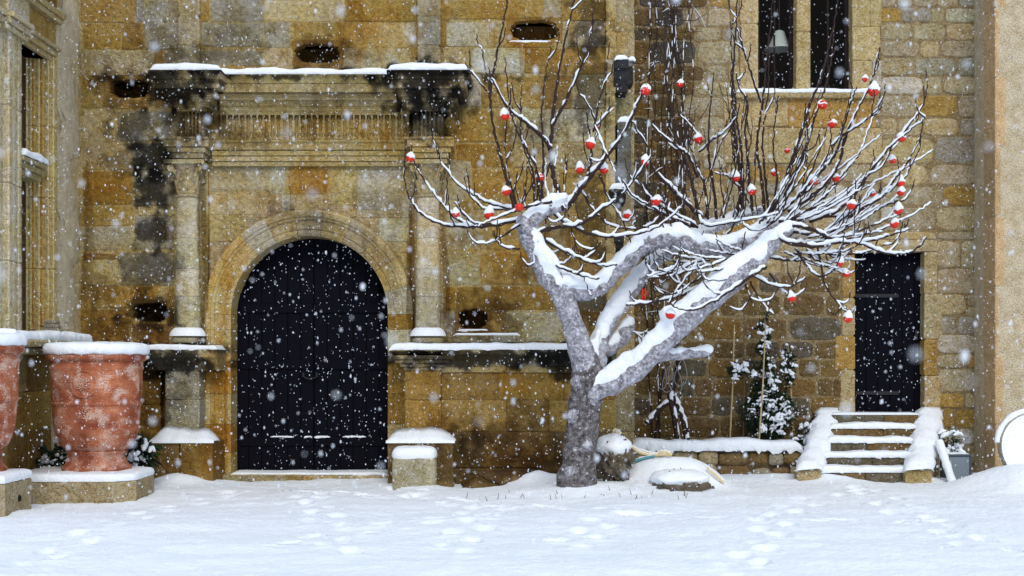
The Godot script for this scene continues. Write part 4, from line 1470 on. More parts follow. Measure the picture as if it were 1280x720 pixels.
func make_kerb() -> void:
	var t := thing("planter_kerb", "low rough stone kerb under thick snow left of the steps", "kerb", Vector3(2.6, 0, -0.25))
	var m: M
	var z := -0.25
	var x := P(793, 0, z).x
	var xe := P(1003, 0, z).x
	var ytop := P(0, 563, z).y
	for row in 2:                                     # two uneven courses of rough stones
		var xr := x - row * 0.12
		while xr < xe:
			var wd := rng.randf_range(0.16, 0.46)
			var x2 := minf(xr + wd, xe + 0.05)
			var y0 := -0.12 if row == 0 else ytop * 0.46
			var y1 := (ytop * 0.46 if row == 0 else ytop) + rng.randf_range(-0.04, 0.02)
			var q := PackedVector2Array()
			var ph := rng.randf() * TAU
			for i in 11:
				var an := ph + TAU * i / 11.0
				var pw := rng.randf_range(0.4, 0.8)
				q.append(Vector2((xr + x2) / 2 + signf(cos(an)) * pow(absf(cos(an)), pw) * (x2 - xr) * 0.49, (y0 + y1) / 2 + signf(sin(an)) * pow(absf(sin(an)), pw) * (y1 - y0) * 0.49))
			m = M.new()
			m.col = tone(pick(["greytan", "speckle", "grey", "damp_shade"]))
			m.prism(q, z + rng.randf_range(-0.03, 0.05), z - 0.28, 0.035, 0.02)
			part(m, "kerb_stone", rubble, t)
			xr = x2
	m = M.new()
	m.col = lin(120, 104, 80)
	m.box(Vector3(x, -0.1, z - 0.28), Vector3(xe, ytop - 0.03, z - 0.05))
	part(m, "kerb_core", rubble, t)
	m = M.new()
	snow_strip(m, Vector3(P(788, 0, z).x, ytop, z - 0.3), Vector3.RIGHT, Vector3.BACK, xe - P(788, 0, z).x, 0.36, 0.13, 83, 0.10)
	part(m, "snow", snow, t)
	m = M.new()
	m.col = lin(70, 55, 40)
	m.box(Vector3(P(793, 0, z).x, -0.1, RZ), Vector3(xe, ytop - 0.06, z - 0.27))
	part(m, "soil", rubble, t)
	m = M.new()
	snow_strip(m, Vector3(P(793, 0, z).x, ytop - 0.06, RZ + 0.3), Vector3.RIGHT, Vector3.BACK, xe - P(793, 0, z).x, 0.3, 0.05, 84)
	part(m, "bed_snow", snow, t)

# ---------- urns, stones, garden things ----------
func urn_at(base: Vector3, label: String, scale_: float, turn: float) -> void:
	var t := thing("terracotta_urn", label, "urn", base, "terracotta urns on stone plinths")
	t.rotation.y = turn
	t.scale = Vector3.ONE * scale_
	var loc := func(m: M, called: String, mt: Material, parent: Node) -> MeshInstance3D:
		var o := part(m, called, mt, parent)
		o.position = Vector3.ZERO
		return o
	var m := M.new()
	m.lathe([Vector2(0.01, 0.0), Vector2(0.37, 0.0), Vector2(0.385, 0.015), Vector2(0.385, 0.05), Vector2(0.36, 0.065), Vector2(0.335, 0.10), Vector2(0.335, 0.13), Vector2(0.32, 0.145), Vector2(0.315, 0.18), Vector2(0.34, 0.205), Vector2(0.345, 0.225), Vector2(0.33, 0.235)], Vector3.ZERO, 48)
	loc.call(m, "foot", clay, t)
	m = M.new()
	m.lathe([Vector2(0.33, 0.236), Vector2(0.40, 0.29), Vector2(0.44, 0.37), Vector2(0.465, 0.48), Vector2(0.478, 0.60), Vector2(0.488, 0.74), Vector2(0.494, 0.745), Vector2(0.505, 0.755), Vector2(0.506, 0.772), Vector2(0.497, 0.782), Vector2(0.493, 0.79), Vector2(0.498, 0.90), Vector2(0.503, 1.05), Vector2(0.506, 1.14), Vector2(0.515, 1.15), Vector2(0.518, 1.17), Vector2(0.51, 1.185), Vector2(0.51, 1.24)], Vector3.ZERO, 64)
	loc.call(m, "body", clay, t)
	m = M.new()
	m.lathe([Vector2(0.505, 1.235), Vector2(0.53, 1.245), Vector2(0.555, 1.265), Vector2(0.562, 1.29), Vector2(0.555, 1.315), Vector2(0.53, 1.325), Vector2(0.46, 1.325), Vector2(0.44, 1.3), Vector2(0.43, 1.2), Vector2(0.02, 1.2)], Vector3.ZERO, 64)
	loc.call(m, "rim", clay, t)
	# raised oval medallion and hanging garland
	m = M.new()
	var pts := []
	var rad := []
	for k in 29:
		var a := TAU * k / 28.0
		var dx := cos(a) * 0.145
		var y := 0.99 + sin(a) * 0.145
		pts.append(Vector3(dx, y, sqrt(0.5 * 0.5 - dx * dx)))
		rad.append(0.017)
	m.tube(pts, rad, 6)
	var med: Node = loc.call(m, "medallion_ring", clay, t)
	m = M.new()
	for k in 34:
		var a := k * 2.4
		var r := 0.075 * sqrt(k / 34.0)
		var dx := cos(a) * r
		blob(m, Vector3(dx, 0.985 + sin(a) * r, sqrt(0.25 - dx * dx) + 0.004), Vector3(0.014, 0.014, 0.016), 4, 0.0, 1.0, 0.0)
	part(m, "grape_relief", clay, med)
	# deep disc of snow on the mouth
	m = M.new()
	var rows := []
	var prof := [[0.50, 1.32], [0.555, 1.318], [0.578, 1.335], [0.585, 1.37], [0.58, 1.405], [0.56, 1.43], [0.52, 1.443], [0.4, 1.452], [0.25, 1.458], [0.1, 1.462], [0.005, 1.463]]
	for q in prof:
		var ring := PackedVector3Array()
		for s in 72:
			var a := -TAU * s / 72.0
			var g := nz.get_noise_2d(cos(a) * 60.0 + base.x * 9.0, sin(a) * 60.0)
			var g2 := nz.get_noise_2d(cos(a) * q[0] * 60.0, sin(a) * q[0] * 60.0 + 70.0)
			ring.append(Vector3(cos(a) * (q[0] + g * 0.012), q[1] + (g2 * 0.014 if q[1] > 1.4 else g2 * 0.016), sin(a) * (q[0] + g * 0.012)))
		rows.append(ring)
	m.grid(rows, true)
	loc.call(m, "snow_cap", snow, t)

func plinth(ctr: Vector3, w: float, d: float, h: float, cut: float, label: String, hole: bool) -> void:
	var t := thing("stone_plinth", label, "plinth", ctr, "stone plinths under the urns")
	var q := PackedVector2Array([Vector2(-w + cut, -d), Vector2(w - cut, -d), Vector2(w, -d + cut), Vector2(w, d - cut), Vector2(w - cut, d), Vector2(-w + cut, d), Vector2(-w, d - cut), Vector2(-w, -d + cut)])
	for pass_ in 2:
		var m := M.new()
		if pass_ == 0:
			m.col = tone("greytan")
			m.prism(q, h, -0.15, 0.015)
		else:
			var rows := []                          # snow blanket with a soft edge
			for f in [[1.0, 0.0], [1.012, 0.03], [1.0, 0.06], [0.97, 0.078], [0.9, 0.085], [0.7, 0.09], [0.4, 0.092], [0.01, 0.092]]:
				var ring := PackedVector3Array()
				for k in 8:
					for s in 5:
						var p = q[k].lerp(q[(k + 1) % 8], s / 5.0) * f[0]
						p += p.normalized() * nz.get_noise_2d(p.x * 50.0, p.y * 50.0) * 0.012
						ring.append(Vector3(p.x, p.y, h + f[1] + nz.get_noise_2d(p.x * 30.0 + 9.0, p.y * 30.0) * 0.014 * minf(1.0, f[1] * 20.0)))
				rows.append(ring)
			m.grid(rows, true)
		for k in m.v.size():
			var p := m.v[k]
			m.v[k] = ctr + Vector3(p.x, p.z, -p.y)
			var nn := m.n[k]
			m.n[k] = Vector3(nn.x, nn.z, -nn.y)
		part(m, "slab" if pass_ == 0 else "snow", rubble if pass_ == 0 else snow, t)
	if hole:
		var m := M.new()
		m.col = lin(30, 28, 26)
		blob(m, ctr + Vector3(w - 0.002, h * 0.5, -0.02), Vector3(0.02, 0.035, 0.04), 6, 0.3, 30.0, 2.0)
		part(m, "drilled_hole", plain, t)

func make_urns() -> void:
	var c1 := Vector3(P(121, 0, 2.15).x, 0.0, 2.15)
	plinth(Vector3(c1.x - 0.11, -0.05, 2.15), 0.64, 0.56, 0.27, 0.2, "chamfered stone plinth with snow under the whole terracotta urn", false)
	urn_at(c1 + Vector3(0, 0.295, 0), "weathered terracotta urn with medallion and thick snow cap beside the portal", 0.96, 0.0)
	var c2 := Vector3(-5.38, 0.0, 3.55)
	plinth(Vector3(-5.38, -0.05, 3.55), 0.5, 0.4, 0.36, 0.04, "square stone plinth with drilled hole, cut by the left edge", true)
	urn_at(c2 + Vector3(0, 0.39, 0), "terracotta urn mostly outside the picture at the left edge", 0.95, 0.5)

func make_guard_stone() -> void:
	var a := P(490, 612, 0.95)
	var b := P(545, 570, 0.95)
	var t := thing("guard_stone", "squat grey guard stone with snow cap right of the arched door", "stone", Vector3((a.x + b.x) / 2, 0, 0.85))
	var m := M.new()
	m.col = tone("pale") * 0.82
	var rows := []
	var w := (b.x - a.x) / 2.0
	for q in [[-0.15, 0.98], [0.1, 1.0], [0.3, 1.0], [b.y - 0.04, 0.96], [b.y - 0.01, 0.88], [b.y, 0.7], [b.y, 0.02]]:
		var ring := PackedVector3Array()
		for s in 28:
			var an := -TAU * s / 28.0
			var cc := cos(an)
			var ss := sin(an)
			var r = pow(pow(absf(cc), 6.0) + pow(absf(ss), 6.0), -1.0 / 6.0) * q[1] * (1.0 + 0.02 * nz.get_noise_2d(s * 20.0, q[0] * 90.0))
			ring.append(Vector3((a.x + b.x) / 2 + cc * r * w, q[0], 0.83 + ss * r * 0.2))
		rows.append(ring)
	m.grid(rows, true)
	part(m, "stone", rubble, t)
	m = M.new()
	rows = []
	for q in [[b.y - 0.03, 0.97], [b.y - 0.005, 1.02], [b.y + 0.04, 1.01], [b.y + 0.08, 0.94], [b.y + 0.1, 0.8], [b.y + 0.11, 0.5], [b.y + 0.112, 0.02]]:
		var ring := PackedVector3Array()
		for s in 28:
			var an := -TAU * s / 28.0
			var cc := cos(an)
			var ss := sin(an)
			var r = pow(pow(absf(cc), 4.0) + pow(absf(ss), 4.0), -0.25) * q[1] * (1.0 + 0.035 * nz.get_noise_2d(s * 25.0, q[0] * 60.0))
			ring.append(Vector3((a.x + b.x) / 2 + cc * r * w, q[0] + nz.get_noise_2d(s * 30.0, 5.0) * 0.012, 0.83 + ss * r * 0.2))
		rows.append(ring)
	m.grid(rows, true)
	part(m, "snow", snow, t)

func make_yard_things() -> void:
	var m: M
	# boulders
	for q in [[768, 576, 1.2, 0.2, 0.27, "rough dark boulder with snow cap behind the tree trunk"], [850, 612, 1.55, 0.33, 0.2, "low dark boulder jutting from the snow right of the tree"]]:
		var p := P(q[0], q[1], q[2])
		var t := thing("boulder", q[5], "boulder", Vector3(p.x, 0, p.z), "boulders near the tree")
		m = M.new()
		m.col = tone("dusk")
		blob(m, p, Vector3(q[3], q[4], 0.25), 18, 0.55, 70.0, q[0])
		part(m, "rock", rubble, t)
		m = M.new()
		blob(m, p + Vector3(-0.01, q[4] * 0.62, -0.02), Vector3(q[3] * 1.04, q[4] * 0.55, 0.28), 18, 0.14, 14.0, q[0] + 61)
		part(m, "snow", snow, t)
	# hoses: bent bundle at the foot of the wall
	var t := thing("garden_hose", "bundle of cream and teal hoses bent on the snow at the wall foot", "hose", P(800, 575, 0.6))
	var hs := [[[770, 562], [766, 545], [771, 538], [779, 547], [792, 560], [812, 567], [832, 569]], [[773, 560], [771, 549], [776, 545], [786, 557], [802, 568], [822, 573], [838, 571]], [[768, 553], [772, 541], [782, 552], [798, 565], [815, 571]], [[774, 566], [782, 570], [792, 576], [806, 578], [818, 575]], [[884, 585], [892, 592], [899, 600], [905, 605]], [[822, 566], [832, 565], [840, 569]]]
	for k in hs.size():
		var pts := []
		for q in hs[k]:
			var hp := P(q[0], q[1], 0.9 + k * 0.035 + (q[0] - 770) * 0.002)
			hp.y = maxf(hp.y, ground(hp.x, hp.z) + 0.02)
			pts.append(hp)
		pts = curve(pts, 5)
		var rad := []
		for q in pts: rad.append(0.017)
		m = M.new()
		m.col = lin(96, 150, 160) if k == 3 else lin(214, 196, 150)
		m.tube(pts, rad, 8)
		var ho := part(m, "hose", plain, t)
		var sp := []
		var sr := []
		for i in pts.size():
			sp.append(pts[i] + Vector3(0, 0.018, -0.006))
			sr.append(0.0155 * clampf(0.6 + nz.get_noise_2d(i * 20.0, k * 30.0), 0.2, 1.0))
		m = M.new()
		m.tube(sp, sr, 6)
		part(m, "snow", snow, ho)
	# metal panel, leaning plank, potted bush, round stone by the right wall
	t = thing("metal_bin", "small grey metal box standing in the snow right of the steps", "box", P(1198, 608, -0.1))
	m = M.new()
	m.col = lin(126, 138, 146)
	var a := P(1184, 612, 0.0)
	var b := P(1213, 569, 0.0)
	m.bbox(Vector3(a.x, a.y, -0.3), Vector3(b.x, b.y, 0.0), 0.01)
	part(m, "panel", plain, t)
	m = M.new()
	m.col = lin(78, 86, 94)
	m.bbox(Vector3(a.x - 0.012, b.y - 0.02, -0.31), Vector3(b.x + 0.012, b.y + 0.012, 0.012), 0.006)
	m.bbox(Vector3(a.x - 0.012, a.y, -0.01), Vector3(a.x + 0.012, b.y - 0.02, 0.013), 0.004)
	m.bbox(Vector3(b.x - 0.012, a.y, -0.01), Vector3(b.x + 0.012, b.y - 0.02, 0.013), 0.004)
	part(m, "frame", plain, t)
	m = M.new()
	snow_strip(m, Vector3(a.x, b.y + 0.012, -0.3), Vector3.RIGHT, Vector3.BACK, b.x - a.x, 0.3, 0.012, 6)
	part(m, "snow", snow, t)
	t = thing("leaning_plank", "snow-covered plank leaning on the right side wall of the steps", "plank", P(1190, 608, 0.3))
	m = M.new()
	m.col = lin(110, 92, 70)
	var u := P(1174, 556, 0.0)
	var w := P(1192, 611, 0.35)
	m.tube([u, u.lerp(w, 0.5), w], [0.045, 0.045, 0.045], 4)
	part(m, "board", plain, t)
	m = M.new()
	var pp := []
	var rr := []
	for k in 12:
		pp.append(u.lerp(w, k / 11.0) + Vector3(-0.01, 0.045, 0.02))
		rr.append(0.052 * (1.0 + 0.25 * nz.get_noise_1d(k * 40.0)))
	m.tube(pp, rr, 8)
	part(m, "snow", snow, t)
	leafy("small_bush", "small dark bush weighed down by snow beside the steps", P(1186, 556, -0.35), Vector3(0.15, 0.2, 0.14), 260, 0.06, 14, 91)
	leafy("leafy_plant", "dark glossy plant half buried in snow right behind the urn", P(168, 566, 1.3), Vector3(0.24, 0.24, 0.16), 220, 0.15, 16, 92)
	leafy("leafy_plant", "dark leafy plant peeping out left of the urn's foot", P(66, 572, 1.5), Vector3(0.16, 0.14, 0.12), 110, 0.12, 7, 93)
	leafy("wall_shrub", "dark evergreen shrub trained on canes and laden with snow", P(958, 500, -0.72), Vector3(0.36, 0.5, 0.16), 2900, 0.075, 130, 94)
	leafy("wall_shrub", "low dark shrub with snow at the foot of the wall by the steps", P(1008, 545, -0.6), Vector3(0.22, 0.18, 0.15), 300, 0.06, 16, 95)
	# canes and wires
	for q in [[918, 406, 912, 552, "leftmost bamboo cane standing against the wall"], [930, 392, 929, 556, "dark thin cane second from the left by the shrub"], [957, 405, 948, 556, "tall pale cane in front of the snowy shrub"], [985, 430, 991, 552, "rightmost cane of the trained shrub"]]:
		var z := -0.55 if q[0] == 957 else -0.8
		var c := thing("garden_cane", q[4], "cane", P(q[2], q[3], z), "canes of the trained shrub")
		m = M.new()
		m.col = lin(186, 164, 122) if q[0] != 930 else lin(110, 92, 70)
		var p0 := P(q[0], q[1], z)
		var p1 := P(q[2], q[3] + 6, z)
		m.tube([p1, p1.lerp(p0, 0.5) + Vector3(0.01, 0, 0), p0], [0.013, 0.012, 0.009], 6)
		part(m, "cane", plain, c)
	# millstone-like disc leaning at the right edge
	var ct := P(1292, 560, 1.1)
	t = thing("round_stone_disc", "snow-plastered round stone disc leaning by the right edge", "stone disc", Vector3(ct.x, 0, 1.1))
	m = M.new()
	m.col = lin(178, 176, 170)
	var rows := []
	var R := 0.41
	for q in [[0.01, 0.07], [0.32, 0.07], [R - 0.03, 0.06], [R, 0.04], [R, -0.04], [R - 0.03, -0.06], [0.01, -0.07]]:
		var ring := PackedVector3Array()
		for s in 48:
			var an := TAU * s / 48.0
			ring.append(ct + Vector3(cos(an) * q[0], sin(an) * q[0], q[1] - sin(an) * q[0] * 0.25))
		rows.append(ring)
	rows.reverse()
	m.grid(rows, true)
	part(m, "disc", rubble, t)
	m = M.new()
	var p3 := []
	var r3 := []
	for k in 22:
		var an := lerpf(0.25, 3.0, k / 21.0)
		p3.append(ct + Vector3(cos(an) * (R + 0.01), sin(an) * (R + 0.012), -sin(an) * R * 0.25))
		r3.append(0.04 * (0.8 + 0.35 * sin(an)) * (1.0 + 0.3 * nz.get_noise_1d(k * 33.0)))
	m.tube(p3, r3, 8)
	part(m, "snow", snow, t)
	m = M.new()                                       # wind-plastered snow on its face
	var face := []
	for q in [[0.002, 1.0], [0.12, 1.0], [0.22, 0.9], [0.3, 0.9], [0.35, 0.7], [0.395, 0.1]]:
		var ring := PackedVector3Array()
		for s in 40:
			var an := -TAU * s / 40.0
			var g := nz.get_noise_2d(cos(an) * q[0] * 120.0, sin(an) * q[0] * 120.0)
			ring.append(ct + Vector3(cos(an) * q[0], sin(an) * q[0], 0.06 + (0.022 + g * 0.012) * q[1] - sin(an) * q[0] * 0.25))
		face.append(ring)
	m.grid(face, true)
	part(m, "plastered_snow", snow, t)
	# bare stems of the climber beside the facade's edge, cable loops, pruned stubs
	climber()
	# blades of dry grass poking through
	var g := M.new()
	for k in 26:
		var c := Vector3(rng.randf_range(-0.5, 1.9), 0, rng.randf_range(1.9, 2.6))
		c.y = ground(c.x, c.z) - 0.01
		g.col = lin(80, 66, 44)
		var tip := c + Vector3(rng.randf_range(-0.03, 0.03), rng.randf_range(0.03, 0.09), rng.randf_range(-0.02, 0.02))
		g.tube([c, c.lerp(tip, 0.6) + Vector3(0.004, 0, 0), tip], [0.0035, 0.003, 0.001], 4)
	tag(part(g, "dry_grass", plain), "dry grass blades poking through snow below the tree", "grass", "", "stuff")

func leafy(called: String, label: String, c: Vector3, rad: Vector3, leaves: int, size: float, clumps: int, sd: int) -> void:
	var t := thing(called, label, "plant" if called == "leafy_plant" else "shrub", c - Vector3(0, rad.y, 0))
	var r := RandomNumberGenerator.new()
	r.seed = sd
	var tall := called == "wall_shrub" and leaves > 1000
	var spot := func() -> Vector3:
		var d := Vector3(r.randfn(), r.randfn(), r.randfn()).normalized() * pow(r.randf(), 0.45)
		var p := d * rad
		if tall:                                       # one broad low mass, a thin runner going up, sprays to the sides
			var w := r.randf()
			if w < 0.55: p = d * Vector3(0.34, 0.34, 0.15) + Vector3(0.03, -0.16, 0)
			elif w < 0.72: p = d * Vector3(0.2, 0.3, 0.12) + Vector3(-0.02, 0.22, 0)
			elif w < 0.84: p = d * Vector3(0.07, 0.42, 0.07) + Vector3(-0.03 + 0.04 * sin(d.y * 9.0), 0.72, 0)
			elif w < 0.93: p = d * Vector3(0.09, 0.28, 0.06) + Vector3(0.27, 0.42, 0)
			else: p = d * Vector3(0.14, 0.1, 0.06) + Vector3(-0.36, 0.38, 0)
		return c + p
	var m := M.new()
	for k in 9:
		var e: Vector3 = spot.call()
		var b := c + Vector3(r.randf_range(-0.06, 0.06), -rad.y - 0.05, 0)
		m.tube([b, b.lerp(e, 0.5) + Vector3(0, 0.05, 0), e], [0.012, 0.008, 0.004], 5)
	part(m, "stems", twig_mat, t)
	m = M.new()
	for k in leaves:
		var p: Vector3 = spot.call()
		m.col = lin(r.randf_range(26, 50), r.randf_range(42, 66), r.randf_range(30, 46))
		var d := ((p - c) / rad + Vector3(0, -0.4, 0.4) + Vector3(r.randfn(), r.randfn(), r.randfn()) * 0.6).normalized()
		var s := d.cross(Vector3(r.randfn(), r.randfn(), r.randfn())).normalized()
		var l := size * r.randf_range(0.6, 1.2)
		var nn := d.cross(s)
		m.tri(p, p + d * l * 0.5 + s * l * 0.22 + nn * l * 0.08, p + d * l)
		m.tri(p, p + d * l, p + d * l * 0.5 - s * l * 0.22 + nn * l * 0.08)
	tag(part(m, "foliage", leaf_mat, t), "", "", "", "stuff")
	m = M.new()
	for k in clumps:
		var p: Vector3 = spot.call()
		p.z += absf(r.randfn()) * 0.03 + rad.z * 0.45
		var s := r.randf_range(0.014, 0.04) * (1.5 if not tall else 1.0)
		for q in r.randi_range(2, 5):                  # snow lying along single leaves and sprigs
			var dv := Vector3(r.randfn(), r.randfn() * 0.5 - 0.15, r.randfn() * 0.6).normalized() * s * r.randf_range(1.2, 2.6)
			var b := p + Vector3(r.randfn(), r.randfn() * 0.5, r.randfn() * 0.5) * s * 0.7
			m.tube([b, b + dv * 0.35 + Vector3(0, s * 0.2, 0), b + dv * 0.75 + Vector3(0, s * 0.1, 0), b + dv], [s * 0.25, s * r.randf_range(0.4, 0.75), s * r.randf_range(0.3, 0.55), s * 0.08], 6, 0.2, r)
	part(m, "snow", snow, t).set_meta("kind", "stuff")

func climber() -> void:
	var t := thing("bare_climber", "dark bare climber tangled up the wall beside the facade's edge", "climbing plant", P(830, 556, -0.8))
	var r := RandomNumberGenerator.new()
	r.seed = 77
	var m: M
	for k in 11:                                         # main stems
		var x := r.randf_range(806, 862)
		var y := 560.0 if k < 3 else r.randf_range(240, 420)
		var pts := []
		var rad := []
		var z := r.randf_range(-0.93, -0.78)
		var x_to := clampf(x + r.randf_range(-20, 20), 803, 868)
		for q in 12:
			var f := q / 11.0
			pts.append(P(lerpf(x, x_to, f) + 6.0 * sin(f * 7.0 + k) + r.randf_range(-2, 2), lerpf(y, r.randf_range(-30, -10), f), z + 0.05 * sin(f * 9.0 + k)))
			rad.append(lerpf(0.014 if k < 3 else 0.009, 0.005, f) * r.randf_range(0.8, 1.2))
		m = M.new()
		pts = curve(pts, 3)
		var rad2 := []
		for q in pts.size(): rad2.append(rad[mini(q / 3, 11)])
		m.tube(pts, rad2, 6, 0.15, r)
		var st := part(m, "stem", twig_mat, t)
		m = M.new()
		for q in range(2, pts.size() - 2):
			if nz.get_noise_2d(q * 30.0, k * 50.0) > 0.24:
				var d: Vector3 = pts[q + 1] - pts[q]
				m.tube([pts[q] + Vector3(-0.006, 0.0, 0.012), pts[q] + d * 0.5 + Vector3(-0.008, 0.004, 0.016), pts[q] + d + Vector3(-0.006, 0, 0.012)], [0.004, 0.009, 0.003], 5)
		if m.v.size() > 0: part(m, "snow", snow, st).set_meta("kind", "stuff")
	m = M.new()
	var ms := M.new()
	for k in 170:                                        # tangle of thin side shoots
		var p := P(r.randfn() * 20.0 + 835.0, r.randf_range(-20, 400), r.randf_range(-0.9, -0.62))
		var d := Vector3(r.randfn(), r.randfn() * 0.8 + 0.3, r.randfn() * 0.3).normalized()
		var l := r.randf_range(0.1, 0.38)
		var mid := p + d * l * 0.5 + Vector3(r.randfn(), r.randfn(), r.randfn()) * 0.03
		m.tube([p, mid, p + d * l], [0.006, 0.005, 0.003], 4)
		if r.randf() < 0.12: ms.tube([p + Vector3(0, 0.007, 0.004), mid + Vector3(0, 0.011, 0.004), p + d * l + Vector3(0, 0.005, 0.003)], [0.003, 0.007, 0.003], 4)
	var sh := part(m, "side_shoots", twig_mat, t)
	sh.set_meta("kind", "stuff")
	part(ms, "snow", snow, sh).set_meta("kind", "stuff")
	# thick pruned stems low on the wall
	t = thing("pruned_climber", "thick forked climber stem with snow low on the wall", "climbing plant", P(848, 552, -0.6))
	for q in [[[848, 556], [843, 520], [838, 495], [846, 470], [850, 440]], [[808, 530], [820, 515], [834, 503]], [[858, 550], [856, 530], [848, 510], [842, 495]]]:
		var pts := []
		for p in q: pts.append(P(p[0], p[1], -0.62))
		pts = curve(pts, 4)
		var rad := []
		for p in pts: rad.append(0.042)
		m = M.new()
		m.tube(pts, rad, 8, 0.12, r)
		var st := part(m, "stem", twig_mat, t)
		m = M.new()
		var sp := []
		var sr := []
		for i in pts.size():
			sp.append(pts[i] + Vector3(0.008, 0.03, 0.014))
			sr.append(0.036 * clampf(0.75 + nz.get_noise_2d(i * 40.0, q[0][0]), 0.15, 1.1))
		m.tube(sp, sr, 7)
		part(m, "snow", snow, st)
	t = thing("hanging_cable", "pale looped cable hanging on the wall below the thick limb", "cable", P(838, 480, -0.5))
	for k in 4:
		var c := P(826 + k * 9.5 + r.randf_range(-3, 3), r.randf_range(448, 462), -0.5)
		var w := r.randf_range(0.05, 0.1)
		var h := r.randf_range(0.12, 0.22)
		var pts := []
		var rad := []
		for q in 17:
			var an := TAU * q / 16.0
			pts.append(c + Vector3(sin(an) * w * (1.0 - 0.45 * cos(an)) + 0.03 * sin(k * 2.3) * cos(an), -h + cos(an) * h, 0.02 * sin(an * 2.0 + k)))
			rad.append(0.0045)
		m = M.new()
		m.col = lin(150, 152, 156)
		m.tube(pts, rad, 5)
		part(m, "loop", plain, t)

# ---------- the tree ----------
# limbs: depth z, then x, y, radius in picture points along the limb
const LIMBS := [
	[[721, 622, 31, 1.75], [721, 600, 24, 1.75], [724, 570, 21, 1.75], [728, 535, 20, 1.75], [732, 500, 21, 1.75], [736, 474, 23, 1.75], [733, 450, 17, 1.75]],
	[[733, 466, 17, 1.78], [727, 440, 15.5, 1.82], [719, 416, 14, 1.86], [711, 390, 14, 1.9], [703, 365, 15, 1.92], [687, 347, 14.5, 1.95], [673, 322, 12.5, 1.98], [662, 300, 13, 2.0], [656, 280, 13, 2.0]],
	[[658, 284, 12, 2.0], [672, 268, 10, 2.0], [690, 260, 8, 1.98], [705, 259, 6, 1.95]],
	[[702, 362, 12, 1.92], [726, 366, 11, 1.9], [750, 359, 11, 1.88], [776, 331, 11.5, 1.85], [801, 309, 12.5, 1.82], [828, 297, 13, 1.8], [850, 298, 12, 1.78], [876, 309, 12, 1.76], [906, 313, 12, 1.72], [932, 302, 11, 1.66], [956, 288, 9, 1.6], [975, 279, 7, 1.55]],
	[[742, 466, 16, 1.7], [746, 435, 12.5, 1.62], [758, 406, 11.5, 1.54], [776, 381, 12, 1.46], [797, 350, 11, 1.38], [818, 326, 9, 1.3], [850, 304, 8, 1.2], [885, 288, 8, 1.15], [915, 276, 7, 1.1], [950, 264, 5, 1.05]],
	[[740, 488, 16, 1.8], [764, 480, 14, 1.86], [792, 464, 14.5, 1.92], [818, 436, 16, 1.97], [852, 402, 17, 2.0], [884, 374, 17, 2.02], [912, 350, 17, 2.03], [940, 327, 15, 2.02], [964, 304, 11, 2.0], [985, 287, 8, 1.98]],
	[[762, 436, 9, 1.5], [778, 420, 10, 1.4], [786, 408, 9, 1.36]],
	[[822, 446, 7, 1.75], [850, 443, 6.5, 1.6], [884, 441, 6, 1.5]]]

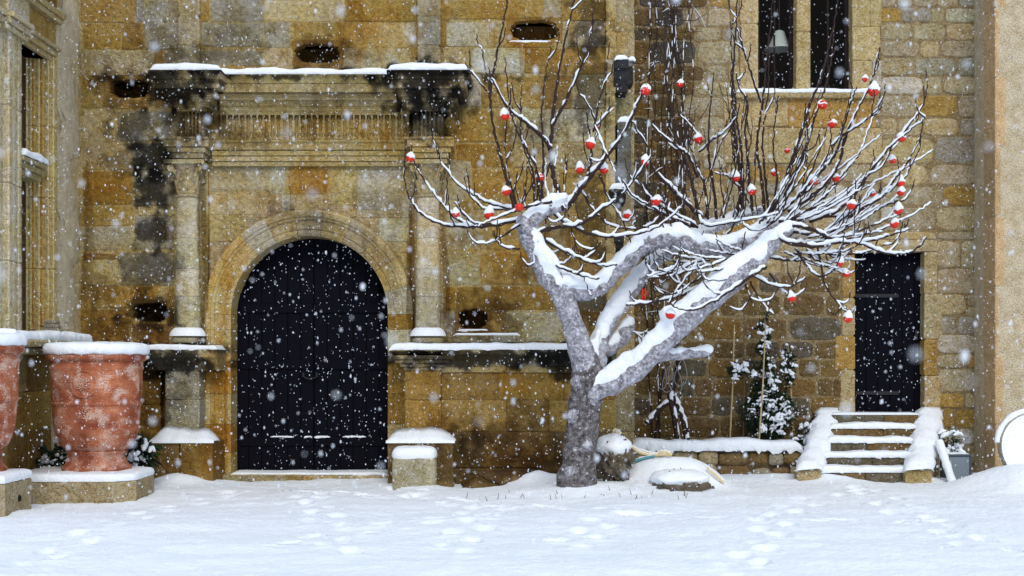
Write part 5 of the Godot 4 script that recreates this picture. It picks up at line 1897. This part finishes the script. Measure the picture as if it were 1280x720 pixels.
# twigs: base z, tip z, base radius, tip radius, then x, y pairs from base to tip
const TWIGS := [
	[2.0, 2.3, 3.2, 1.0, 652, 275, 620, 281, 585, 284, 555, 281, 530, 270, 517, 257, 508, 237, 505, 217],
	[2.0, 1.6, 3.0, 1.0, 645, 276, 600, 282, 575, 276, 560, 263, 545, 245, 530, 225, 517, 200, 514, 180],
	[2.0, 1.4, 3.0, 1.0, 650, 263, 630, 259, 610, 253, 590, 242, 570, 228, 552, 203, 543, 178, 541, 160],
	[1.9, 1.9, 2.0, 0.9, 640, 262, 608, 261, 596, 253, 587, 238, 586, 218],
	[2.1, 2.3, 2.0, 0.9, 600, 281, 590, 277, 577, 266, 567, 252],
	[2.15, 2.3, 2.4, 1.0, 690, 252, 660, 258, 638, 266, 615, 275, 596, 283],
	[2.1, 2.2, 2.0, 0.9, 650, 281, 628, 295, 612, 303, 596, 304],
	[2.1, 2.3, 1.8, 0.9, 650, 311, 634, 310, 622, 303, 617, 288],
	[2.0, 1.7, 3.6, 1.2, 643, 262, 637, 238, 628, 205, 618, 165, 613, 130, 611, 105, 606, 80, 602, 58],
	[1.78, 1.7, 2.8, 1.0, 612, 122, 616, 92, 624, 55, 631, 20, 637, -18],
	[1.75, 1.9, 1.6, 0.7, 612, 118, 600, 104, 587, 88],
	[2.0, 1.6, 5.2, 1.2, 706, 262, 698, 240, 691, 215, 688, 190, 690, 155, 694, 118, 702, 72, 711, 28, 722, -15],
	[1.8, 2.2, 3.0, 1.0, 690, 158, 704, 132, 717, 106, 729, 76, 738, 45, 742, 24],
	[1.85, 2.4, 4.0, 1.4, 689, 186, 674, 168, 655, 152, 640, 141, 628, 124, 614, 98],
	[1.95, 1.7, 2.6, 0.9, 678, 256, 678, 225, 680, 200, 677, 150, 680, 110, 684, 80, 687, 72],
	[2.0, 2.1, 2.4, 0.9, 668, 255, 666, 215, 657, 190, 651, 165, 651, 135, 652, 106],
	[2.05, 2.4, 2.6, 0.9, 676, 254, 671, 215, 656, 182, 644, 158, 638, 138, 635, 114],
	[1.9, 1.8, 2.0, 0.8, 646, 258, 635, 215, 631, 178],
	[1.95, 1.5, 4.4, 1.4, 708, 262, 724, 237, 736, 216, 739, 190, 737, 172, 733, 140],
	[1.95, 2.5, 4.6, 1.2, 706, 263, 732, 228, 752, 203, 776, 172, 796, 132, 810, 98, 822, 68],
	[1.6, 1.4, 2.0, 0.8, 744, 158, 755, 147, 768, 135],
	[1.6, 1.8, 2.2, 0.8, 742, 165, 747, 135, 756, 102, 762, 52],
	[1.6, 1.9, 1.6, 0.7, 743, 150, 738, 138, 729, 121],
	[2.2, 2.6, 2.6, 1.0, 744, 155, 757, 190, 770, 216, 779, 234],
	[1.95, 2.5, 3.6, 1.0, 693, 267, 715, 283, 750, 295, 785, 294, 812, 288, 832, 277, 852, 258],
	[2.0, 2.4, 3.6, 1.0, 668, 294, 690, 285, 725, 280, 752, 262, 778, 243, 800, 215, 816, 193],
	[2.0, 2.2, 3.2, 1.6, 674, 296, 705, 313, 730, 325, 755, 332, 772, 331],
	[2.0, 2.2, 3.0, 1.6, 664, 306, 686, 327, 720, 342, 748, 349],
	[1.9, 2.1, 2.6, 1.0, 722, 230, 740, 260, 760, 280, 786, 286, 816, 283],
	[2.0, 2.2, 2.6, 1.2, 750, 218, 760, 245, 776, 272, 789, 303],
	[1.95, 2.2, 1.5, 0.8, 710, 268, 716, 292, 725, 325, 733, 356, 739, 369],
	[1.9, 1.8, 1.4, 0.7, 682, 272, 680, 315], [2.1, 2.2, 1.6, 0.8, 684, 270, 691, 278, 702, 275], [2.1, 2.2, 1.4, 0.7, 667, 318, 667, 332],
	[2.2, 2.3, 1.2, 0.6, 650, 262, 655, 245], [1.9, 1.9, 1.4, 0.6, 640, 250, 644, 228], [1.8, 1.6, 1.6, 0.7, 706, 240, 708, 205],
	[1.5, 2.0, 4.4, 1.2, 876, 271, 850, 247, 832, 229, 815, 208, 808, 182, 790, 152],
	[1.5, 1.3, 3.8, 1.0, 874, 272, 866, 232, 856, 200, 846, 165, 838, 130, 832, 90, 830, 45, 836, 12],
	[1.4, 1.0, 3.2, 1.0, 885, 274, 881, 235, 872, 210, 862, 175, 857, 145],
	[1.3, 1.6, 3.2, 1.0, 896, 274, 893, 240, 887, 200, 886, 160, 889, 122, 892, 92],
	[1.4, 1.9, 3.0, 1.0, 872, 222, 862, 197, 850, 186, 834, 174, 815, 156],
	[1.3, 1.5, 1.8, 0.9, 873, 170, 860, 155, 847, 141],
	[1.3, 1.7, 2.0, 0.8, 874, 190, 890, 175, 905, 165, 918, 150],
	[1.6, 2.2, 3.0, 1.2, 872, 284, 840, 266, 815, 250, 798, 226],
	[1.6, 2.4, 2.8, 1.0, 868, 283, 840, 273, 815, 259, 792, 246, 781, 230],
	[1.6, 1.5, 2.4, 1.0, 858, 277, 830, 268, 802, 256, 784, 241],
	[1.2, 1.6, 4.0, 1.0, 922, 268, 926, 235, 921, 185, 916, 140, 916, 100, 919, 50, 921, 10, 922, -20],
	[1.3, 0.9, 3.2, 1.0, 929, 264, 928, 205, 922, 155, 918, 122, 914, 60, 916, 25],
	[1.3, 1.8, 3.0, 1.0, 941, 264, 936, 215, 932, 165, 934, 128, 924, 110, 920, 92],
	[1.3, 1.5, 3.2, 1.0, 956, 264, 951, 220, 946, 182, 950, 150, 955, 110, 957, 80, 962, 40, 966, 0],
	[1.4, 1.9, 2.4, 1.0, 951, 128, 940, 96, 929, 62, 921, 36],
	[1.2, 0.9, 2.8, 0.9, 962, 272, 957, 226, 953, 180, 957, 140, 961, 105, 960, 42],
	[1.4, 1.2, 2.4, 0.9, 965, 268, 971, 215, 966, 190, 969, 150, 971, 124],
	[1.6, 1.9, 4.2, 1.0, 962, 276, 984, 218, 1000, 172, 1012, 132, 1025, 100, 1035, 62, 1044, 22, 1049, -15],
	[1.5, 1.1, 3.6, 1.0, 966, 273, 990, 226, 1008, 182, 1018, 147, 1030, 114, 1039, 76, 1042, 40],
	[1.6, 2.3, 3.6, 1.0, 972, 270, 1000, 241, 1030, 211, 1046, 188, 1053, 164, 1063, 130, 1071, 108],
	[1.6, 1.3, 2.6, 0.8, 998, 243, 1020, 200, 1036, 154],
	[1.7, 2.1, 3.4, 0.9, 985, 265, 1020, 241, 1046, 210, 1057, 170, 1071, 140, 1085, 112, 1093, 90, 1099, 60],
	[1.9, 2.3, 2.2, 0.9, 1040, 182, 1060, 165, 1076, 155, 1094, 140, 1101, 128],
	[1.6, 1.1, 3.0, 0.9, 1000, 277, 1030, 246, 1055, 216, 1075, 190, 1086, 160, 1100, 130],
	[1.8, 2.4, 3.4, 0.9, 1012, 277, 1050, 261, 1080, 226, 1110, 186, 1135, 165, 1157, 147],
	[2.2, 2.3, 2.0, 0.8, 1124, 174, 1140, 151, 1152, 134, 1159, 110, 1157, 88],
	[1.8, 1.6, 3.0, 1.0, 1060, 272, 1100, 245, 1120, 221, 1131, 208, 1141, 190, 1150, 172],
	[1.7, 2.0, 3.0, 1.0, 1036, 287, 1088, 256, 1114, 236, 1130, 224, 1140, 205],
	[2.0, 2.4, 3.6, 1.1, 985, 281, 1010, 285, 1040, 298, 1075, 303, 1100, 298, 1122, 291, 1136, 287],
	[2.0, 2.7, 4.2, 1.2, 960, 290, 985, 303, 1020, 308, 1050, 303, 1076, 305, 1096, 313, 1116, 317, 1136, 316, 1150, 307, 1158, 297],
	[2.0, 1.6, 3.6, 1.0, 965, 296, 1000, 305, 1040, 300, 1070, 290, 1100, 278, 1126, 267],
	[1.9, 1.3, 3.2, 1.0, 974, 277, 1010, 271, 1050, 270, 1076, 258, 1104, 240, 1118, 222],
	[1.9, 1.5, 3.0, 1.0, 990, 290, 1030, 293, 1066, 280, 1098, 262, 1122, 250],
	[2.0, 2.4, 2.2, 0.9, 1022, 309, 1027, 335, 1032, 356, 1045, 376, 1060, 391, 1070, 384],
	[2.0, 2.2, 2.6, 0.9, 994, 310, 1010, 335, 1025, 345, 1036, 342, 1046, 334],
	[1.9, 2.1, 2.2, 0.8, 1008, 312, 1030, 328, 1050, 325, 1065, 311],
	[1.9, 1.8, 2.0, 0.8, 1020, 322, 1040, 336, 1060, 338],
	[2.0, 2.3, 2.4, 0.9, 938, 343, 965, 356, 990, 358, 1006, 347],
	[2.0, 2.2, 2.2, 0.9, 962, 342, 978, 364, 992, 372],
	[2.0, 1.7, 3.0, 1.2, 938, 308, 962, 321, 992, 326, 1022, 318, 1040, 305],
	[2.0, 2.2, 2.2, 1.0, 938, 352, 950, 375, 966, 393], [2.0, 2.3, 2.0, 0.9, 932, 356, 942, 384],
	[1.9, 2.1, 3.0, 1.6, 886, 357, 865, 363, 840, 372, 810, 379, 782, 381],
	[2.2, 2.4, 3.0, 1.2, 958, 333, 938, 346, 910, 365, 890, 378, 866, 387, 848, 386, 834, 377],
	[1.9, 1.9, 3.0, 1.2, 882, 325, 865, 330, 845, 338, 822, 344, 812, 337, 806, 322],
	[1.9, 2.0, 2.6, 1.4, 882, 328, 860, 338, 835, 347, 811, 347],
	[1.9, 2.0, 2.0, 1.2, 866, 364, 858, 361, 848, 352, 839, 334],
	[2.1, 2.2, 2.0, 1.0, 942, 331, 910, 335, 880, 340, 862, 334], [2.1, 2.2, 1.6, 0.8, 872, 340, 886, 350, 909, 350],
	[1.9, 1.9, 1.4, 0.7, 815, 346, 820, 378, 823, 398], [2.0, 2.1, 1.6, 0.8, 866, 338, 850, 358, 838, 372], [1.95, 2.1, 2.0, 0.9, 886, 338, 868, 352, 846, 366],
	[1.85, 2.0, 1.8, 0.8, 842, 292, 838, 275, 832, 258, 828, 240], [1.8, 2.0, 1.8, 0.8, 838, 311, 829, 283, 823, 258], [1.8, 1.9, 1.4, 0.7, 875, 300, 880, 288],
	[1.9, 2.4, 3.0, 1.0, 874, 270, 878, 279, 890, 282, 920, 277, 950, 272, 975, 266],
	[1.9, 2.2, 2.2, 1.0, 925, 258, 930, 280, 945, 288, 960, 283], [1.5, 1.8, 2.0, 0.9, 900, 305, 908, 295, 918, 280, 928, 262],
	[1.4, 1.4, 1.6, 0.7, 783, 412, 793, 415, 803, 424], [1.1, 1.5, 2.0, 0.8, 940, 262, 928, 240, 912, 222, 893, 216]]

const BAUBLES := [   # x, y, z, size, label
	[631, 145, 2.25, 1.0, "red bauble hung on the high slanting branch right of the cornice"], [513, 198, 1.7, 1.0, "leftmost red bauble, in front of the right column's capital"], [570, 267, 2.3, 0.85, "small red bauble low on the far left branches, nearest the column shaft"],
	[611, 268, 2.0, 1.1, "dark red bauble with round snow top between column and crown head"], [633, 239, 2.1, 1.05, "red bauble at the foot of the tallest left upright twig"], [649, 259, 2.3, 0.95, "bare red bauble without snow just left of the left crown head"],
	[675, 222, 1.9, 1.0, "red bauble just above the left crown head beside upright twigs"], [725, 212, 1.9, 1.0, "red bauble right of the thickest left upright, lower of the close pair"], [755, 212, 2.0, 1.05, "red bauble in front of the facade's pale edge strip"],
	[738, 181, 1.7, 1.1, "red bauble with tall pointed snow cap left of the pale edge strip"], [745, 160, 1.5, 0.8, "half-hidden dark red bauble just above the pointed-capped one"], [807, 113, 2.4, 1.15, "red bauble at the tip of the long branch beside the black corbel"],
	[850, 105, 1.3, 0.85, "pinkish bauble high on the wall amid the bare climber"], [873, 174, 1.3, 1.05, "red bauble with tall snow cap right of the bare climber"], [806, 202, 2.1, 0.9, "red bauble right of the grey corbel block"], [784, 269, 1.9, 0.95, "red bauble below the corbels near the pale edge"],
	[820, 251, 2.2, 1.15, "red bauble with large snow cap above the thick arching limb"], [920, 222, 1.5, 1.05, "red bauble on the tall upright left below the window"], [940, 239, 1.6, 1.0, "red bauble with snow cap sitting low at the centre of the right crown"],
	[968, 216, 1.3, 0.85, "narrow red bauble beneath the window apron's middle"], [984, 188, 1.5, 0.7, "tiny dark red bauble on the apron stones below the mullion"], [1017, 226, 1.9, 1.05, "red bauble below the right end of the window apron"], [1045, 223, 1.7, 0.95, "red bauble right of and level with the one below the apron's end"],
	[1028, 131, 1.9, 1.1, "red bauble just under the snowy sill below the right pane"], [1040, 155, 1.8, 1.05, "red bauble a hand below the sill on a thin twig"], [1081, 99, 1.7, 0.7, "small red bauble above the sill's right end"], [1092, 114, 2.0, 1.25, "large red bauble at the sill's right corner"],
	[1127, 172, 2.2, 1.05, "red bauble high at the right, on the outermost slanting branch"], [1116, 200, 2.0, 0.85, "red bauble just below the outermost slanting branch's bauble"], [1064, 256, 2.2, 1.05, "red bauble in the middle of the right-hand branches"], [1090, 242, 1.5, 0.8, "pale bauble half hidden by branches near the right tips"],
	[1126, 229, 1.9, 0.95, "upper of two red baubles hanging together at the right tips"], [1126, 240, 1.9, 0.95, "lower of two red baubles hanging together at the right tips"], [1123, 263, 2.0, 1.0, "red bauble above the door's right half, higher one"], [1118, 280, 2.0, 1.0, "red bauble above the door's right half, lower one"],
	[1049, 329, 2.1, 0.9, "red bauble left of the dark door's upper corner"], [1058, 342, 2.0, 0.9, "red bauble touching the dark door's left edge near its top"], [990, 373, 2.2, 0.9, "red bauble low on a hanging twig above the trained shrub"], [1060, 398, 2.4, 1.0, "lowest red bauble, hanging by the door's left edge"], [838, 393, 2.28, 1.1, "red bauble lying on the thick snowy right limb"]]

func sdf_skin(bones: Array, cell: float, k: float, amp: float, freq: float, sd: float) -> M:
	# surface nets over a field of tapered capsules joined smoothly
	var lo := Vector3(1e9, 1e9, 1e9)
	var hi := -lo
	for b in bones:
		for e in [0, 1]:
			var r: float = b[2 + e]
			lo = lo.min(b[e] - Vector3.ONE * (r + cell * 4))
			hi = hi.max(b[e] + Vector3.ONE * (r + cell * 4))
	var nx := int((hi.x - lo.x) / cell) + 2
	var ny := int((hi.y - lo.y) / cell) + 2
	var nzz := int((hi.z - lo.z) / cell) + 2
	var f := PackedFloat32Array()
	f.resize(nx * ny * nzz)
	f.fill(9.0)
	for b in bones:
		var a: Vector3 = b[0]
		var ab: Vector3 = b[1] - a
		var len2 := maxf(ab.length_squared(), 1e-8)
		var rm: float = maxf(b[2], b[3]) + cell * 3.5 + k
		var p0 := ((a.min(b[1]) - Vector3.ONE * rm - lo) / cell).floor()
		var p1 := ((a.max(b[1]) + Vector3.ONE * rm - lo) / cell).ceil()
		for z in range(maxi(0, int(p0.z)), mini(nzz, int(p1.z) + 1)):
			for y in range(maxi(0, int(p0.y)), mini(ny, int(p1.y) + 1)):
				for x in range(maxi(0, int(p0.x)), mini(nx, int(p1.x) + 1)):
					var p := lo + Vector3(x, y, z) * cell
					var t := clampf((p - a).dot(ab) / len2, 0.0, 1.0)
					var d: float = (p - a - ab * t).length() - lerpf(b[2], b[3], t)
					if d > rm: continue
					var i := (z * ny + y) * nx + x
					var o := f[i]
					var h := maxf(k - absf(d - o), 0.0) / k
					f[i] = minf(d, o) - h * h * k * 0.25
	for z in nzz:
		for y in ny:
			for x in nx:
				var i := (z * ny + y) * nx + x
				if absf(f[i]) < 0.09:
					var p := lo + Vector3(x, y, z) * cell
					f[i] += amp * nz.get_noise_3d(p.x * freq + sd, p.y * freq, p.z * freq) + amp * 0.5 * nz.get_noise_3d(p.x * freq * 2.7, p.y * freq * 2.7 + sd, p.z * freq * 2.7)
	var m := M.new()
	var at := {}
	var off := [0, 1, nx, nx + 1, nx * ny, nx * ny + 1, nx * ny + nx, nx * ny + nx + 1]
	var cor := [Vector3(0, 0, 0), Vector3(1, 0, 0), Vector3(0, 1, 0), Vector3(1, 1, 0), Vector3(0, 0, 1), Vector3(1, 0, 1), Vector3(0, 1, 1), Vector3(1, 1, 1)]
	var edges := [[0, 1], [0, 2], [0, 4], [1, 3], [1, 5], [2, 3], [2, 6], [3, 7], [4, 5], [4, 6], [5, 7], [6, 7]]
	for z in nzz - 1:
		for y in ny - 1:
			for x in nx - 1:
				var i := (z * ny + y) * nx + x
				if absf(f[i]) > cell * 2.2: continue
				var neg := 0
				for c in 8:
					if f[i + off[c]] < 0.0: neg += 1
				if neg == 0 or neg == 8: continue
				var s := Vector3.ZERO
				var w := 0
				for e in edges:
					var fa := f[i + off[e[0]]]
					var fb := f[i + off[e[1]]]
					if (fa < 0.0) != (fb < 0.0):
						s += cor[e[0]].lerp(cor[e[1]], fa / (fa - fb))
						w += 1
				at[i] = m.v.size()
				m.put(lo + (Vector3(x, y, z) + s / w) * cell, Vector3.ZERO)
	var step := [1, nx, nx * ny]
	for i in at:
		for ax in 3:
			var j: int = i + step[ax]
			if (f[i] < 0.0) == (f[j] < 0.0): continue
			var u: int = step[(ax + 1) % 3]
			var w: int = step[(ax + 2) % 3]
			if not (at.has(i - u) and at.has(i - w) and at.has(i - u - w)): continue
			var q := [at[i], at[i - u], at[i - u - w], at[i - w]]
			if f[i] > 0.0: q.reverse()
			var nn := (m.v[q[2]] - m.v[q[0]]).cross(m.v[q[3]] - m.v[q[1]])
			for c in 4: m.n[q[c]] += nn
			m.ix.append_array(PackedInt32Array([q[0], q[2], q[1], q[0], q[3], q[2]]))
	for i in m.n.size(): m.n[i] = m.n[i].normalized() if m.n[i].length_squared() > 0.0 else Vector3.UP
	return m

func twig(t: Node, pts: Array, rad: Array, sd: int, heavy: float, wood: M = null, white: M = null) -> void:
	var m := M.new() if wood == null else wood
	m.tube(pts, rad, 6)
	var o: Node = part(m, "branch", twig_mat, t) if wood == null else null
	# snow lying along the upper side; on steep wood only patches on the windward side
	m = M.new() if white == null else white
	var sp := []
	var sr := []
	for i in pts.size():
		var d: Vector3 = (pts[mini(i + 1, pts.size() - 1)] - pts[maxi(i - 1, 0)]).normalized()
		var flat_ := sqrt(maxf(0.0, 1.0 - d.y * d.y))
		var dir := Vector3(-0.28, 1.0, 0.22)
		dir = (dir - d * dir.dot(d)).normalized()
		var g := nz.get_noise_2d(i * 17.0 + sd * 53.0, sd * 19.0)
		var cover := clampf((flat_ - 0.22) * 2.4 + g * 1.6 * (1.2 - flat_), 0.0, 1.0)
		var r: float = (rad[i] * 0.7 + 0.0065) * heavy * cover * (1.0 + 0.35 * g + 0.45 * nz.get_noise_2d(i * 70.0, sd * 37.0)) * (0.55 + 0.45 * flat_)
		if r > 0.0035 and nz.get_noise_2d(i * 45.0, sd * 91.0 + 400.0) < 0.42:
			sp.append(pts[i] + dir * (rad[i] * 0.45 + r * 0.75))
			sr.append(r)
		else: r = 0.0
		if (r <= 0.0035 or i == pts.size() - 1):
			if sp.size() >= 2:
				sr[0] *= 0.4
				sr[sr.size() - 1] *= 0.4
				m.tube(sp, sr, 6)
			sp = []
			sr = []
	if white == null and m.v.size() > 0: part(m, "snow", snow, o).set_meta("kind", "stuff")

func make_tree() -> void:
	var t := thing("bare_tree", "gnarled bare tree with snow-laden limbs hung with red baubles", "tree", P(730, 608, 1.75))
	var r := RandomNumberGenerator.new()
	r.seed = 4
	var tops := []
	for l in LIMBS:
		var bones := []
		for k in l.size() - 1:
			var a: Array = l[k]
			var b: Array = l[k + 1]
			var pa := P(a[0], a[1], a[3])
			var pb := P(b[0], b[1], b[3])
			var ra: float = a[2] * (CZ - a[3]) / F - 0.006
			var rb: float = b[2] * (CZ - b[3]) / F - 0.006
			bones.append([pa, pb, ra, rb])
			var d := (pb - pa).normalized()
			if l[0][1] > 600: continue
			var flat_ := sqrt(1.0 - d.y * d.y)
			if flat_ > 0.45:
				var lift := Vector3(-0.02, 1, 0.12)
				tops.append([pa + lift * (ra * 0.42 + 0.014), pb + lift * (rb * 0.42 + 0.014), ra * 0.93, rb * 0.93])
		if l[0][1] > 600: part(sdf_skin(bones, 0.015, 0.04, 0.03, 30.0, 3.0), "trunk", rough_bark, t)
		else: part(sdf_skin(bones, 0.016, 0.03, 0.024, 24.0, l[0][0]), "limb", bark, t)
	# snow pockets in the forks and on the stub ends
	for q in [[740, 452, 1.74, 10, 738, 428, 5], [742, 440, 1.72, 8, 748, 415, 4], [708, 350, 1.98, 10, 734, 352, 8], [668, 296, 2.03, 7, 690, 328, 9], [690, 250, 2.02, 7, 706, 246, 5], [768, 385, 1.55, 5, 754, 408, 4], [760, 470, 1.9, 12, 786, 450, 11], [842, 392, 2.1, 10, 835, 392, 9]]:
		tops.append([P(q[0], q[1], q[2]), P(q[4], q[5], q[2]), q[3] * 0.009, q[6] * 0.009])
	part(sdf_skin(tops, 0.016, 0.03, 0.034, 30.0, 40.0), "limb_snow", snow, t)
	# knots and pruning scars
	for q in [[668, 304, 2.10, 8], [660, 286, 2.12, 8], [716, 520, 1.92, 7], [740, 498, 1.93, 8], [722, 478, 1.93, 7], [734, 556, 1.93, 6], [704, 352, 2.05, 8], [676, 336, 2.07, 6], [784, 410, 1.43, 8], [812, 306, 1.92, 8], [714, 592, 1.95, 7]]:
		var m := M.new()
		var rr: float = q[3] * 0.009
		blob(m, P(q[0], q[1], q[2] - 0.03), Vector3(rr, rr * 1.2, rr * 0.7), 9, 0.7, 50.0, q[0])
		part(m, "knot", bark, t)
	var all := []
	for w in TWIGS:
		var pts := []
		var n: int = (w.size() - 4) / 2
		for k in n:
			var f := float(k) / (n - 1)
			pts.append(P(w[4 + k * 2], w[5 + k * 2], lerpf(w[0], w[1], f)))
		all.append([pts, w[2] * 0.0064, w[3] * 0.0058])
	# further shoots growing from the limbs and from other twigs
	var hosts := [[838, 278, 1.7, 960, 268, 1.3, 11, 70.0, 108.0, 60.0, 190.0], [945, 280, 1.6, 1000, 275, 1.9, 20, 18.0, 78.0, 90.0, 200.0], [985, 296, 1.8, 1060, 300, 1.9, 12, 4.0, 50.0, 50.0, 120.0], [655, 262, 2.0, 700, 256, 2.0, 5, 75.0, 120.0, 40.0, 120.0], [850, 330, 1.9, 960, 318, 1.9, 10, 160.0, 215.0, 40.0, 90.0], [960, 315, 1.9, 1040, 318, 1.9, 9, -40.0, 20.0, 40.0, 80.0]]
	for h in hosts:
		for k in h[6]:
			var f := r.randf()
			var x: float = lerpf(h[0], h[3], f)
			var y: float = lerpf(h[1], h[4], f)
			var z: float = lerpf(h[2], h[5], f) + r.randf_range(-0.2, 0.2)
			var an := deg_to_rad(r.randf_range(h[7], h[8]))
			var ln := r.randf_range(h[9], h[10])
			var bend := r.randf_range(0.1, 0.5) * signf(PI / 2 - an) if absf(an) < 4.0 else 0.0
			var zt := z + r.randf_range(-0.7, 0.7)
			var pts := []
			for q in 6:
				var g := q / 5.0
				pts.append(P(x, y, lerpf(z, zt, g)))
				x += cos(an) * ln / 5.0 + r.randf_range(-2, 2)
				y -= sin(an) * ln / 5.0
				an += bend / 5.0
			all.append([pts, r.randf_range(0.008, 0.013), 0.0045])
	var base_n := all.size()
	for k in base_n:
		var pts: Array = all[k][0]
		var extra := r.randi_range(0, 2) if k >= TWIGS.size() else r.randi_range(1, 3)
		for e in extra:
			var i := r.randi_range(pts.size() / 3, pts.size() - 2)
			var p: Vector3 = pts[i].lerp(pts[i + 1], r.randf())
			var d: Vector3 = (pts[i + 1] - pts[i]).normalized()
			var s := (d + Vector3(r.randfn() * 0.7, absf(r.randfn()) * 0.5, r.randfn() * 0.7)).normalized()
			var l := r.randf_range(0.1, 0.42)
			all.append([[p, p + s * l * 0.4, p + (s + Vector3(0, 0.35, 0)).normalized() * l * 0.75, p + (s + Vector3(0, 0.7, 0)).normalized() * l], 0.009, 0.005])
	var sd := 0
	var wood := M.new()
	var white := M.new()
	for a in all:
		sd += 1
		var ctrl: Array = a[0]
		var length := 0.0
		for k in ctrl.size() - 1: length += ctrl[k].distance_to(ctrl[k + 1])
		var per := clampi(int(length / ctrl.size() / 0.035) + 1, 2, 9)
		var pts := curve(ctrl, per)
		var rad := []
		for k in pts.size():
			var f := float(k) / (pts.size() - 1)
			rad.append(lerpf(a[1], a[2], pow(f, 0.8)) * (1.0 + 0.2 * nz.get_noise_2d(k * 60.0, sd * 20.0) + (0.35 if k % 4 == sd % 4 and k > 2 else 0.0)))
			if k > 0: pts[k] += Vector3(nz.get_noise_2d(k * 33.0, sd * 11.0), nz.get_noise_2d(k * 33.0 + 500.0, sd * 11.0), nz.get_noise_2d(k * 33.0 + 900.0, sd * 11.0)) * 0.017
		if sd <= 296: twig(t, pts, rad, sd, 1.1)
		else: twig(t, pts, rad, sd, 1.1, wood, white)
	if wood.v.size() > 0:                     # the shortest side shoots
		var fine := part(wood, "fine_twigs", twig_mat, t)
		fine.set_meta("kind", "stuff")
		part(white, "snow", snow, fine).set_meta("kind", "stuff")

func make_baubles() -> void:
	var mb := M.new()
	blob(mb, Vector3.ZERO, Vector3.ONE * 0.048, 14, 0.0, 1.0, 0.0)
	var mh := M.new()
	mh.col = lin(170, 150, 90)
	mh.lathe([Vector2(0.013, 0.046), Vector2(0.013, 0.06), Vector2(0.003, 0.063)], Vector3.ZERO, 10)
	mh.tube([Vector3(0, 0.062, 0), Vector3(0.004, 0.086, 0), Vector3(0, 0.115, -0.005)], [0.002, 0.002, 0.002], 4)
	var shapes := [["ball", mb.made(), red], ["hanger", mh.made(), plain]]
	for q in BAUBLES:
		var o := thing("bauble", q[4], "bauble", P(q[0], q[1], q[2]), "red baubles hung on the tree")
		for s in shapes:
			var mi := MeshInstance3D.new()
			mi.name = s[0]
			mi.mesh = s[1]
			mi.material_override = s[2]
			o.add_child(mi)
		o.rotation = Vector3(rng.randf_range(-0.2, 0.2), rng.randf() * TAU, rng.randf_range(-0.2, 0.2))
		o.scale = Vector3.ONE * q[3] * Vector3(1.0, 1.0, 1.0)
		if q[0] == 649: continue
		var m := M.new()
		var rows := []
		var tall := rng.randf_range(0.55, 1.15) if q[0] != 984 else 0.4
		var lean := Vector3(rng.randf_range(-0.016, 0.016), 0, rng.randf_range(-0.01, 0.01))
		for k in [[0.0455, 0.006], [0.052, 0.013], [0.05, 0.028], [0.042, 0.048], [0.028, 0.07], [0.013, 0.088], [0.001, 0.093]]:
			var ring := PackedVector3Array()
			for s in 14:
				var an := -TAU * s / 14.0
				var g := nz.get_noise_3d(cos(an) * 14.0, k[1] * 200.0, sin(an) * 14.0 + q[0] * 7.0)
				ring.append(Vector3(cos(an) * k[0] * (1.0 + 0.28 * g), (k[1] - 0.006) * tall + 0.006 + (0.022 * nz.get_noise_2d(cos(an) * 9.0 + q[0] * 3.0, sin(an) * 9.0) if k[1] < 0.03 else 0.0), sin(an) * k[0] * (1.0 + 0.28 * g)) + lean * k[1] * 14.0)
			rows.append(ring)
		m.grid(rows, true)
		var cap := part(m, "snow_cap", snow, o)
		cap.position = Vector3.ZERO
	# two strips of red ribbon caught on a twig
	var t := thing("red_ribbon", "two short red ribbon ends dangling under the arching limb", "ribbon", P(805, 378, 1.9))
	for x in [803.0, 806.0]:
		var m := M.new()
		m.tube([P(x, 361, 1.9), P(x + 1, 368, 1.91), P(x - 0.5, 376, 1.9)], [0.009, 0.012, 0.008], 5)
		part(m, "strip", red, t)

func make_snowfall() -> void:
	var m := M.new()
	blob(m, Vector3.ZERO, Vector3.ONE, 4, 0.7, 50.0, 4.0)
	var mesh := m.made()
	var r := RandomNumberGenerator.new()
	r.seed = 12
	var mm := MultiMesh.new()
	mm.transform_format = MultiMesh.TRANSFORM_3D
	mm.mesh = mesh
	var n := 76000
	mm.instance_count = n
	for k in n:
		var p := Vector3(r.randf_range(-8.5, 8.5), r.randf_range(0.1, 8.0), r.randf_range(0.7, 19.0))
		var s := r.randf_range(0.0018, 0.0041)
		if r.randf() < 0.07: s *= 1.6
		var b := Basis.from_euler(Vector3(r.randf() * TAU, r.randf() * TAU, r.randf() * TAU)).scaled(Vector3(s * r.randf_range(0.7, 1.2), s * r.randf_range(0.8, 2.0), s * r.randf_range(0.7, 1.2)))
		mm.set_instance_transform(k, Transform3D(b, p))
	var o := MultiMeshInstance3D.new()
	o.multimesh = mm
	var flake := StandardMaterial3D.new()            # loose crystals: light passes between them
	flake.resource_name = "snowflake"
	flake.albedo_color = Color(0.93, 0.95, 0.98, 0.58)
	flake.transparency = BaseMaterial3D.TRANSPARENCY_ALPHA
	flake.roughness = 0.9
	o.material_override = flake
	o.name = "falling_snow"
	add_child(o)
	tag(o, "snowflakes falling through the courtyard air", "snowflakes", "", "stuff")
